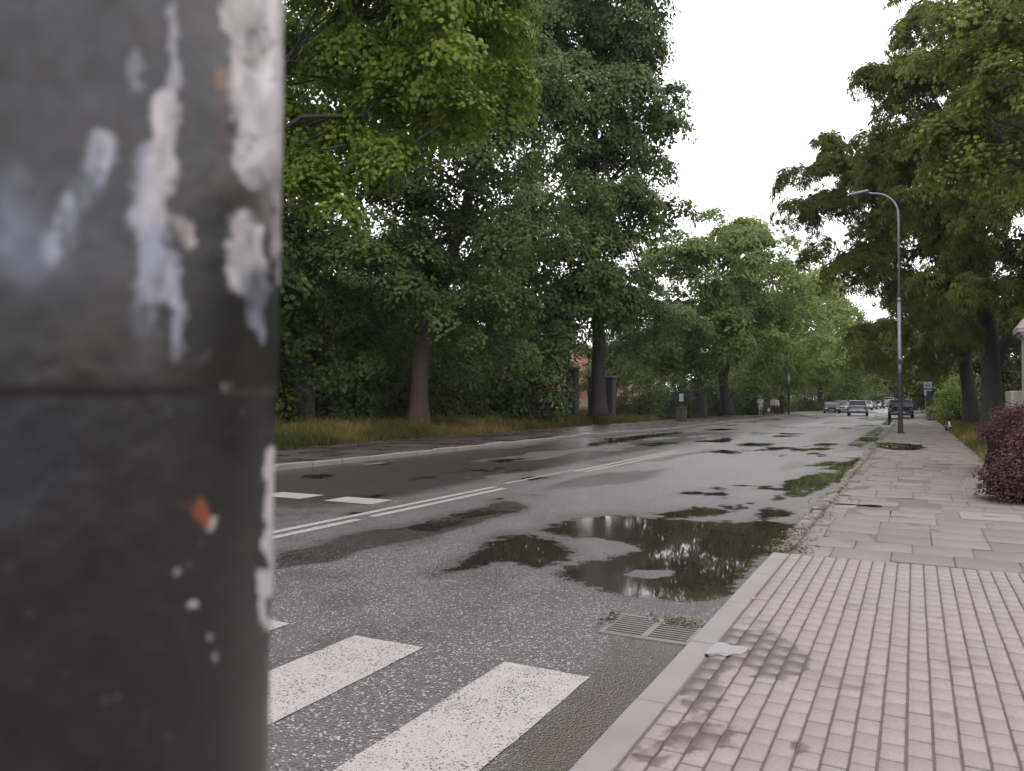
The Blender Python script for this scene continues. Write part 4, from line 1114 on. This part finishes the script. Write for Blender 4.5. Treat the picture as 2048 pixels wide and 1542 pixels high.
# fence with pillars along the left plot
FGp = 'concrete fence pillars along the left plot'
def pillar(loc, w_, h_, label, group=None):
    root = empty('fence_pillar', loc, 0, label, 'pillar', group)
    mb = MB(); mb.box(-w_ / 2, w_ / 2, -w_ / 2, w_ / 2, -.3, h_, bev=.02); mb.build('shaft', MAT['concrete'], root)
    mb = MB(); mb.box(-w_ / 2 - .06, w_ / 2 + .06, -w_ / 2 - .06, w_ / 2 + .06, h_, h_ + .12, bev=.05); mb.build('capstone', MAT['concrete'], root)
    return root
pl = [(1145, 47, .62, 3.0, 'tall square concrete gate pillar left of the thin dark trunk'), (1219, 51, .62, 2.6, 'concrete fence pillar just right of the thin dark trunk'),
      (1186, 50, .5, 2.6, 'narrower concrete pillar tucked beside the thin dark trunk'), (610, 31, .55, 2.5, 'mossy concrete pillar near the painted pole, deep in the grass'),
      (1375, 60, .5, 2.3, 'concrete fence pillar behind the litter bin'), (1405, 62, .5, 2.3, 'concrete fence pillar between the bin and the forked tree'), (735, 37, .5, 2.5, 'shaded concrete pillar left of the leaning brown trunk'), (1040, 44, .5, 2.5, 'shaded concrete pillar right of the large maple')]
pos = []
for (px_, D_, w_, h_, lb_) in pl:
    q = base_at(px_, D_); pos.append((px_, q)); pillar(tuple(q), w_, h_, lb_)
pos.sort(key=lambda a: a[0])
pts = [q for _, q in pos]
for k, (a, b) in enumerate(zip(pts[:-1], pts[1:])):
    L = float(np.linalg.norm((b - a)[:2])); 
    if L < 1.2: continue
    m = (a + b) / 2; root = empty('railing_panel', (m[0], m[1], min(a[2], b[2])), math.atan2(b[1] - a[1], b[0] - a[0]), 'rusty dark railing panel of the fence between concrete pillars on the left', 'railing', 'railing panels between the pillars')
    hl_ = L / 2 - .34
    mb = MB(); mb.box(-hl_, hl_, -.02, .02, .25, .30); mb.box(-hl_, hl_, -.02, .02, 1.75, 1.80); mb.build('rails', MAT['post_dark'], root)
    mb = MB(); x = -hl_ + .06
    while x < hl_: mb.box(x - .009, x + .009, -.009, .009, .12, 1.95); x += .13
    mb.build('bars', MAT['post_dark'], root)

# building behind the woodland
root = empty('apartment_building', (-44, 85, .3), 0, 'long salmon and cream building glimpsed through the wood behind the fence', 'building')
mb = MB(); mb.box(-6, 0, -65, 65, -.5, 8.2); mb.build('wall', MAT['salmon'], root)
mb = MB(); mb.box(.002, .08, -65, 65, -.5, 1.4); mb.box(.002, .10, -65, 65, 7.9, 8.2); mb.box(.002, .08, -65, 65, 4.3, 4.6)
for k in range(14): mb.box(.002, .06, -65 + k * 9.9, -64.3 + k * 9.9, 1.4, 4.3)
mb.build('cornice', MAT['cream'], root)
mb = MB(); mb.add([(-6.4, -65.5, 8.2), (.4, -65.5, 8.2), (.4, 65.5, 8.2), (-6.4, 65.5, 8.2), (-3, -65.5, 10), (-3, 65.5, 10)], [(0, 1, 4), (1, 2, 5, 4), (2, 3, 5), (3, 0, 4, 5), (3, 2, 1, 0)]); mb.build('roof', MAT['roof'], root)
for k in range(31):
    y = -62 + k * 4.1
    for z in (1.9, 5.1):
        mb = MB(); mb.box(.003, .05, y - .62, y + .62, z - .05, z + 1.75); w_ = mb.build('window', MAT['cream'], root)
        mb = MB(); mb.box(.051, .06, y - .52, y + .52, z + .05, z + 1.65); mb.build('pane', MAT['winglass'], w_)
root = empty('yellow_house', (-52, 8, .3), 0.2, 'yellow and orange house glimpsed at the far left between leaves beside the pole', 'building')
mb = MB(); mb.box(-5, 0, -8, 14, -.5, 8.5); mb.build('wall', MAT['cream'], root)
mb = MB(); mb.add([(-5.4, -8.4, 8.5), (.4, -8.4, 8.5), (.4, 14.4, 8.5), (-5.4, 14.4, 8.5), (-2.5, -8.4, 11), (-2.5, 14.4, 11)], [(0, 1, 4), (1, 2, 5, 4), (2, 3, 5), (3, 0, 4, 5), (3, 2, 1, 0)]); mb.build('roof', MAT['salmon'], root)
for k in range(5):
    for z in (1.4, 4.8):
        mb = MB(); mb.box(.003, .05, -6.6 + k * 4, -5.4 + k * 4, z, z + 1.6); mb.build('window', MAT['winglass'], root)

# pale stone gate pier at the right border
q = P(2052, 830, 21)
root = empty('gate_pier', (q[0] + .42, q[1], .1), 0, 'pale stone pier with a moulded cornice and plinth at the right border', 'pier')
mb = MB(); mb.box(-.84, 1.6, -.7, .7, -.2, .82, bev=.02); mb.box(-.83, 1.6, -.69, .69, .83, 1.62, bev=.02); mb.build('plinth', MAT['plinth'], root)
mb = MB(); mb.box(-.46, 1.3, -.42, .42, 1.62, 3.05); mb.build('shaft', MAT['stone'], root)
mb = MB()
for k, (e, z_, hh) in enumerate([(.04, 3.05, .07), (.10, 3.12, .08), (.18, 3.20, .10)]): mb.box(-.46 - e, 1.3 + e, -.42 - e, .42 + e, z_, z_ + hh)
mb.box(-.66, 1.5, -.62, .62, 3.30, 3.62, taper=.22); mb.build('cornice', MAT['stone'], root)

# bus stop
q = P(1856, 800, 60)
root = empty('bus_stop_sign', (q[0], q[1], .035), 0, 'blue and white bus stop sign on a dark green post', 'sign')
mb = MB(); mb.box(-.10, .10, -.05, .05, 0, 2.2); mb.build('post', MAT['green_post'], root)
mb = MB(); mb.box(-.30, .30, -.10, -.052, 2.18, 2.92, bev=.01); pl_ = mb.build('sign_panel', MAT['signblue'], root)
mb = MB(); mb.box(-.27, .27, -.106, -.101, 2.42, 2.89); mb.box(-.27, .27, -.106, -.101, 2.20, 2.28); mb.build('white_field', MAT['signwhite'], pl_)
mb = MB(); mb.box(-.20, .20, -.112, -.107, 2.55, 2.76); mb.tube([(-.12, -.112, 2.54), (-.12, -.107, 2.54)], .035, 10); mb.tube([(.12, -.112, 2.54), (.12, -.107, 2.54)], .035, 10); mb.build('bus_symbol', MAT['signblue'], pl_)
mb = MB()
for k in range(4): mb.box(-.165 + k * .09, -.095 + k * .09, -.117, -.113, 2.64, 2.72)
mb.build('symbol_windows', MAT['signwhite'], pl_)
q = P(1851, 800, 62)
root = empty('timetable_post', (q[0], q[1], .035), 0, 'thin grey post with a small pale timetable beside the bus sign', 'sign')
mb = MB(); mb.tube([(0, 0, 0), (0, 0, 2.3)], .03, 8); mb.build('post', MAT['galv'], root)
mb = MB(); mb.box(-.07, .07, -.06, -.032, 1.85, 2.3); mb.build('timetable', MAT['signwhite'], root)
q = P(1876, 800, 66)
root = empty('bus_shelter', (q[0], q[1], .06), 0, 'low teal glazed bus shelter half hidden by shrubs at right', 'shelter')
mb = MB()
for sx in (-.75, .75):
    for sy in (-1.6, 1.6): mb.box(sx - .04, sx + .04, sy - .04, sy + .04, 0, 2.35)
mb.build('frame', MAT['green_post'], root)
mb = MB(); mb.box(-.70, .70, 1.57, 1.60, .35, 2.2); mb.box(.72, .745, -1.55, 1.55, .35, 2.2); mb.build('glass_panel', MAT['teal'], root)
mb = MB(); mb.box(-.85, .85, -1.75, 1.75, 2.35, 2.45, bev=.03); mb.build('roof', MAT['green_post'], root)
q = P(1872, 800, 58)
root = empty('bench', (q[0], q[1], .06), 0, 'bench with an orange slatted back beside the bus shelter', 'bench')
mb = MB(); mb.box(-.62, .62, .0, .05, .78, 1.0); mb.box(-.62, .62, .0, .05, .56, .66); mb.build('backrest', MAT['orange'], root)
mb = MB(); mb.box(-.62, .62, -.42, -.02, .42, .47); mb.build('seat', MAT['orange'], root)
for sx in (-.5, .5):
    mb = MB(); mb.box(sx - .03, sx + .03, -.40, .04, 0, .42); mb.box(sx - .03, sx + .03, .052, .09, 0, .98); mb.build('leg', MAT['concrete'], root)

# e-scooter leaning at the pavement edge
p = G(1899, 863, .04)
root = empty('electric_scooter', (p[0], p[1], .04), R(8), 'white and black electric scooter parked at the right pavement edge', 'scooter', ry=R(-6))
mb = MB(); mb.box(-.08, .08, -.05, .62, .14, .19, bev=.02); mb.build('deck', MAT['black'], root)
mb = MB(); mb.tube([(0, -.22, .22), (0, -.17, .48)], [.05, .045], 10); mb.build('fork', MAT['white'], root, smooth=True)
mb = MB(); mb.tube([(0, -.17, .46), (0, -.04, 1.16)], .05, 10); mb.build('stem', MAT['black'], root, smooth=True)
mb = MB(); mb.tube([(-.25, -.02, 1.17), (.25, -.02, 1.17)], .018, 8); mb.build('handlebar', MAT['black'], root)
mb = MB(); mb.tube([(0, -.20, .20), (0, -.02, .18)], .045, 8); mb.build('neck', MAT['white'], root)
for yy in (-.24, .72):
    mb = MB(); mb.tube([(-.03, yy, .12), (.03, yy, .12)], .12, 18); mb.build('wheel', MAT['rubber'], root)
mb = MB(); mb.box(-.045, .045, .58, .82, .245, .26); mb.box(-.045, .045, -.36, -.14, .245, .26); mb.build('mudguard', MAT['white'], root)

# ------------------------------------------------------------------ cars
def car(loc, rz, paint, label, kind='hatch', group=None, L=4.3, W=1.8, Hh=1.5, cat='car'):
    root = empty('car' if kind != 'van' else 'van', loc, rz, label, cat, group)
    w = W / 2; l = L / 2
    if kind == 'van':
        prof = [(-l, .35, 1.05), (-l + .06, .30, 1.1), (-.5, .28, 1.15), (l - 1.1, .28, 1.12), (l - .3, .3, 1.0), (l, .38, .75)]
        roof = [(-l + .05, -l + .10), (l - 1.15, l - 1.75)]
    elif kind == 'sedan':
        prof = [(-l, .42, .86), (-l + .15, .30, .98), (-l + .9, .26, 1.0), (l - 1.35, .26, .98), (l - .35, .28, .82), (l, .38, .62)]
        roof = [(-l + .85, -l + 1.45), (l - 1.3, l - 2.0)]
    else:
        prof = [(-l, .42, .92), (-l + .10, .30, 1.0), (-l + .9, .26, 1.02), (l - 1.2, .26, 1.0), (l - .3, .28, .84), (l, .38, .64)]
        roof = [(-l + .12, -l + .62), (l - 1.1, l - 1.9)]
    def section(y, zb, zt, ww):
        return [(-ww * .55, y, zb), (-ww * .93, y, zb + .03), (-ww, y, zb + .22), (-ww, y, (zb + zt) / 2 + .08), (-ww * .93, y, zt), (-ww * .5, y, zt + .035),
                (ww * .5, y, zt + .035), (ww * .93, y, zt), (ww, y, (zb + zt) / 2 + .08), (ww, y, zb + .22), (ww * .93, y, zb + .03), (ww * .55, y, zb)]
    mb = MB(); vs = []; fs = []
    for i_, (y, zb, zt) in enumerate(prof):
        ww = w * (.86 if i_ in (0, len(prof) - 1) else (.97 if i_ in (1, len(prof) - 2) else 1)); vs += section(y, zb, zt, ww)
    for i_ in range(len(prof) - 1):
        for k in range(12):
            k2 = (k + 1) % 12; fs.append((i_ * 12 + k, i_ * 12 + k2, (i_ + 1) * 12 + k2, (i_ + 1) * 12 + k))
    fs.append(tuple(range(12))); fs.append(tuple((len(prof) - 1) * 12 + k for k in range(11, -1, -1)))
    mb.add(vs, fs); body = mb.build('body', MAT[paint], root, smooth=True, subsurf=1)
    zb = prof[2][2] - .04; zt = Hh; wt = w * (.78 if kind != 'van' else .9); wb_ = w * .92
    (ra, rb), (fa, fb) = roof
    mb = MB(); mb.add([(-wb_, ra, zb), (wb_, ra, zb), (wb_, fa, zb), (-wb_, fa, zb), (-wt, rb, zt - .05), (wt, rb, zt - .05), (wt, fb, zt - .05), (-wt, fb, zt - .05)],
                       [(3, 2, 1, 0), (4, 5, 6, 7), (0, 1, 5, 4), (1, 2, 6, 5), (2, 3, 7, 6), (3, 0, 4, 7)])
    mb.build('windows', MAT['glass_dark'], root)
    mb = MB(); mb.box(-wt - .01, wt + .01, rb - .10, fb + .05, zt - .06, zt, bev=.04)
    def pil(x0, y0, x1, y1, wd=.045): mb.tube([(x0, y0, zb - .02), (x1, y1, zt - .04)], [wd, wd * .8], 5)
    for s in (-1, 1):
        pil(s * wb_, ra, s * wt, rb); pil(s * wb_, fa, s * wt, fb); ym = (ra + fa) / 2; pil(s * wb_ * 1.0, ym, s * wt, ym, .035)
        if kind != 'van': pil(s * wb_, ra + .55, s * wt, rb + .25, .06)
    if kind == 'van': mb.box(-wb_ - .012, wb_ + .012, ra - .012, fa - 1.6, zb - .02, zt - .30)
    mb.build('roof', MAT[paint], root)
    for s in (-1, 1):
        for y in (-l + .78, l - .82):
            mb = MB(); mb.tube([(s * (w - .20), y, .32), (s * (w + .005), y, .32)], .32, 22); wh = mb.build('wheel', MAT['rubber'], root)
            mb = MB(); mb.tube([(s * (w + .004), y, .32), (s * (w + .016), y, .32)], .20, 14); mb.build('rim', MAT['chrome'], wh)
        zl = prof[0][2] - .14
        mb = MB(); mb.box(s * w * .83 - .17, s * w * .83 + .11 if s > 0 else s * w * .83 + .17, -l - .015, -l + .20, zl - .10, zl + .09); mb.build('tail_light', MAT['tail'], root)
        zl = prof[-1][2] - .02
        mb = MB(); mb.box(s * w * .70 - .18, s * w * .70 + .18, l - .20, l + .004, zl - .10, zl + .03); mb.build('headlight', MAT['head'], root)
        mb = MB(); mb.box(s * (w + .10) - .09, s * (w + .10) + .09, fa - .25, fa - .13, zb - .02, zb + .14, bev=.02); mb.build('side_mirror', MAT[paint], root)
    mb = MB(); mb.box(-w * .86, w * .86, -l - .04, -l + .12, .30, .46, bev=.02); mb.build('rear_bumper', MAT['black'] if kind != 'sedan' else MAT[paint], root)
    mb = MB(); mb.box(-w * .80, w * .80, l - .12, l + .03, .28, .44, bev=.02); mb.build('front_grille', MAT['black'], root)
    mb = MB(); mb.box(-.26, .26, -l - .052, -l - .042, .50, .61); mb.build('rear_plate', MAT['signwhite'], root)
    mb = MB(); mb.box(-.26, .26, l + .032, l + .042, .36, .47); mb.build('front_plate', MAT['signwhite'], root)
    return root
def gpx(px, D): 
    q = P(px, 800, D); return q[0], q[1]
x, y = gpx(1713, 74); car((x, y + 2, 0), R(2), 'silver', 'silver hatchback driving away down the middle of the street')
x, y = gpx(1799, 62); car((x + .05, y + 2, .0), R(1), 'navy', 'dark blue estate car parked at the right kerb behind the lamp post', 'hatch', L=4.6, W=1.86, Hh=1.55)
x, y = gpx(1660, 90); car((x, y + 2, 0), R(186), 'carblack', 'black car facing us, first of the cars parked along the left kerb', 'hatch', Hh=1.45)
PG = 'cars parked along the left kerb'
x, y = gpx(1680, 97); car((x, y + 2, 0), R(183), 'greypaint', 'grey car parked directly behind the first black car', 'hatch', PG)
x, y = gpx(1690, 106); car((x, y + 2, 0), R(182), 'navy', 'dark blue car between the grey car and the silver hatchback', 'hatch', PG)
x, y = gpx(1731, 118); car((x, y + 2, 0), R(181), 'white', 'white car parked just beyond the silver hatchback', 'hatch', PG)
x, y = gpx(1742, 132); car((x, y + 2, 0), R(181), 'carblack', 'small dark car in the far part of the left parked row', 'hatch', PG)
x, y = gpx(1751, 146); car((x, y + 2, 0), R(181), 'white', 'white car last in the far part of the left parked row', 'hatch', PG)
x, y = gpx(1778, 150); car((x, y, 0), R(0), 'white', 'tiny white van far down the street left of the dark blue car', 'van', L=5.2, W=1.95, Hh=2.1, cat='van')
x, y = gpx(1808, 104); car((x, y, 0), R(0), 'white', 'tall white van parked beyond the dark blue car', 'van', L=5.4, W=2.0, Hh=2.6, cat='van')
q = base_at(1826, 118)
shrub('purple_tree', 'small purple-leaved tree behind the tall white van', (q[0], q[1], .1), (1.6, 1.6, 1.9), 'leaf_red', .25, LEAF_DIA, 66, 20, 20, .6, cat='tree')

# ------------------------------------------------------------------ people
def skin_mesh(name, joints, edges, mat, parent, sub=2):
    me = bpy.data.meshes.new(name); me.from_pydata([j[:3] for j in joints], edges, []); me.update()
    o = link(name, me, parent, mat)
    md = o.modifiers.new('skin', 'SKIN'); md.use_smooth_shade = True
    for v, j in zip(me.skin_vertices[0].data, joints):
        v.radius = (j[3], j[4] if len(j) > 4 else j[3]); v.use_root = False
    me.skin_vertices[0].data[0].use_root = True
    md2 = o.modifiers.new('sub', 'SUBSURF'); md2.levels = md2.render_levels = sub
    return o
def person(loc, rz, label, stride, top, bottom, hair, shoes, shorts=False, lean=0.0, h=1.75, bag=False, arm=.2):
    root = empty('person', loc, rz, label, 'person')
    k = h / 1.75
    J, E = [], []
    def add(x, y, z, r, par=None, r2=None):
        J.append((x * k, (y + lean * max(0, z - .95)) * k, z * k, r * k, (r2 or r) * k)); i_ = len(J) - 1
        if par is not None: E.append((par, i_))
        return i_
    pel = add(0, 0, .95, .14, None, .11); wst = add(0, 0, 1.12, .125, pel, .095); ch = add(0, 0, 1.32, .155, wst, .10); nk = add(0, .01, 1.48, .055, ch); hb = add(0, .02, 1.56, .065, nk); hd = add(0, .03, 1.66, .088, hb, .10); 
    add(0, .03, 1.73, .06, hd, .07)
    for s in (-1, 1):
        d = s * stride
        hip = add(s * .09, 0, .88, .095, pel); kn = add(s * .10, d * .45 + .03, .50, .058, hip); cf = add(s * .10, d * .62 - .01, .32, .055, kn); an = add(s * .10, d * .85 - .03, .09, .037, cf); add(s * .11, d * .85 + .12, .04, .033, an)
        sh = add(s * .185, 0, 1.40, .058, ch); el = add(s * .25, -d * arm, 1.12, .042, sh); wr = add(s * .26, -d * arm * 1.5 + .08, .88, .028, el); pm = add(s * .26, -d * arm * 1.5 + .10, .82, .030, wr, .018)
        for q_ in range(4):
            f1 = add(s * .26 + (q_ - 1.5) * .004, -d * arm * 1.5 + .075 + q_ * .02, .765 - .004 * abs(q_ - 1.5), .0085, pm); add(s * .25, -d * arm * 1.5 + .08 + q_ * .02, .725 + .006 * abs(q_ - 1.5), .0075, f1)
        t1 = add(s * .255, -d * arm * 1.5 + .14, .805, .010, pm); add(s * .25, -d * arm * 1.5 + .155, .77, .008, t1)
    skin = MAT['skin']
    bd = skin_mesh('body', J, E, skin, root)
    LZ = lambda y, z: (y + lean * max(0, z - .95)) * k
    # shirt
    S = [(0, LZ(0, .92), .92 * k, .165 * k, .135 * k), (0, LZ(0, 1.1), 1.10 * k, .160 * k, .125 * k), (0, LZ(0, 1.32), 1.32 * k, .178 * k, .125 * k), (0, LZ(.01, 1.45), 1.45 * k, .09 * k, .08 * k)]
    Es = [(0, 1), (1, 2), (2, 3)]
    for s in (-1, 1):
        d = s * stride; b = len(S)
        S += [(s * .19 * k, LZ(0, 1.40), 1.40 * k, .075 * k), (s * .25 * k, LZ(-d * arm, 1.12), 1.13 * k, .062 * k)]; Es += [(2, b), (b, b + 1)]
        if not shorts: S.append((s * .26 * k, LZ(-d * arm * 1.5 + .07, .90), .91 * k, .048 * k)); Es.append((b + 1, b + 2))
    skin_mesh('jacket' if not shorts else 'shirt', S, Es, MAT[top], root)
    S = [(0, 0, .96 * k, .155 * k, .125 * k)]; Es = []
    for s in (-1, 1):
        d = s * stride; b = len(S)
        S += [(s * .09 * k, 0, .87 * k, .112 * k), (s * .10 * k, (d * .45 + .03) * k, .53 * k, .078 * k)]; Es += [(0, b), (b, b + 1)]
        if not shorts: S += [(s * .10 * k, (d * .62 - .01) * k, .32 * k, .070 * k), (s * .10 * k, (d * .85 - .03) * k, .11 * k, .058 * k)]; Es += [(b + 1, b + 2), (b + 2, b + 3)]
    skin_mesh('shorts' if shorts else 'trousers', S, Es, MAT[bottom], root)
    skin_mesh('hair', [(0, LZ(.01, 1.70), 1.69 * k, .092 * k, .10 * k), (0, LZ(.0, 1.76), 1.755 * k, .07 * k), (0, LZ(-.05, 1.64), 1.63 * k, .07 * k)], [(0, 1), (0, 2)], MAT[hair], root)
    for s in (-1, 1):
        d = s * stride
        skin_mesh('shoe', [(s * .10 * k, (d * .85 - .05) * k, .055 * k, .052 * k), (s * .105 * k, (d * .85 + .05) * k, .045 * k, .048 * k), (s * .11 * k, (d * .85 + .15) * k, .038 * k, .040 * k)], [(0, 1), (1, 2)], MAT[shoes], root)
    return root
MAT['skin'] = simple('skin', (.42, .26, .19), .55, 0, .05)
MAT['cloth_grey'] = simple('light grey cloth', (.50, .52, .54), .85, 0, .1)
MAT['cloth_white'] = simple('off white cloth', (.70, .70, .68), .85, 0, .08)
MAT['cloth_pale'] = simple('pale blue denim', (.45, .48, .52), .85, 0, .1)
MAT['cloth_dark'] = simple('dark cloth', (.045, .04, .048), .85, 0, .1)
MAT['hair'] = simple('brown hair', (.035, .026, .02), .6)
MAT['hairgrey'] = simple('fair hair', (.25, .22, .18), .6)
MAT['shoe_w'] = simple('white shoes', (.42, .41, .34), .6)
x, y = gpx(1521, 72); person((x, y, .115), R(15), 'person in a pale shirt and light shorts walking alone at left on the far pavement', .30, 'cloth_grey', 'cloth_pale', 'hairgrey', 'shoe_w', True)
x, y = gpx(1547, 70); person((x, y, .115), R(170), 'person in a grey jacket and dark trousers walking with a white bag', .34, 'cloth_grey', 'cloth_dark', 'hair', 'shoe_w', False, .05, 1.74)
x2, y2 = gpx(1554, 71.2); person((x2, y2, .115), R(160), 'person in a white top and dark trousers leaning forward beside the one with the bag', .36, 'cloth_white', 'cloth_dark', 'hair', 'shoe_w', False, .25, 1.70)
root = empty('carrier_bag', (x - .42, y + .05, .115), 0, 'white carrier bag hanging from the hand of the grey-jacketed walker', 'bag')
mb = MB(); mb.add([(-.13, -.06, .32), (.13, -.06, .32), (.13, .06, .32), (-.13, .06, .32), (-.15, -.07, .5), (.15, -.07, .5), (.15, .07, .5), (-.15, .07, .5), (-.11, -.02, .68), (.11, -.02, .68), (.11, .02, .68), (-.11, .02, .68)],
   [(3, 2, 1, 0), (0, 1, 5, 4), (1, 2, 6, 5), (2, 3, 7, 6), (3, 0, 4, 7), (4, 5, 9, 8), (5, 6, 10, 9), (6, 7, 11, 10), (7, 4, 8, 11), (8, 9, 10, 11)])
mb.build('body', MAT['cloth_white'], root, smooth=True, subsurf=1)
mb = MB(); mb.tube([(-.08, 0, .67), (-.03, 0, .78), (.03, 0, .78), (.08, 0, .67)], .008, 6); mb.build('handle', MAT['cloth_white'], root)

# ------------------------------------------------------------------ misty air
X0, X1, Y0, Y1, Z0, Z1 = -400, 300, -60, 420, -1.5, 45
mb = MB(); mb.box(X0, X1, Y0, Y1, Z0, Z1)
m = bpy.data.materials.new('misty air'); m.use_nodes = True
nn = m.node_tree.nodes; nn.remove(nn['Principled BSDF'])
pv = nn.new('ShaderNodeVolumePrincipled'); pv.inputs['Density'].default_value = .00018; pv.inputs['Color'].default_value = (.93, .95, .97, 1)
m.node_tree.links.new(pv.outputs[0], nn['Material Output'].inputs['Volume'])
tag(mb.build('haze', m), kind='stuff')
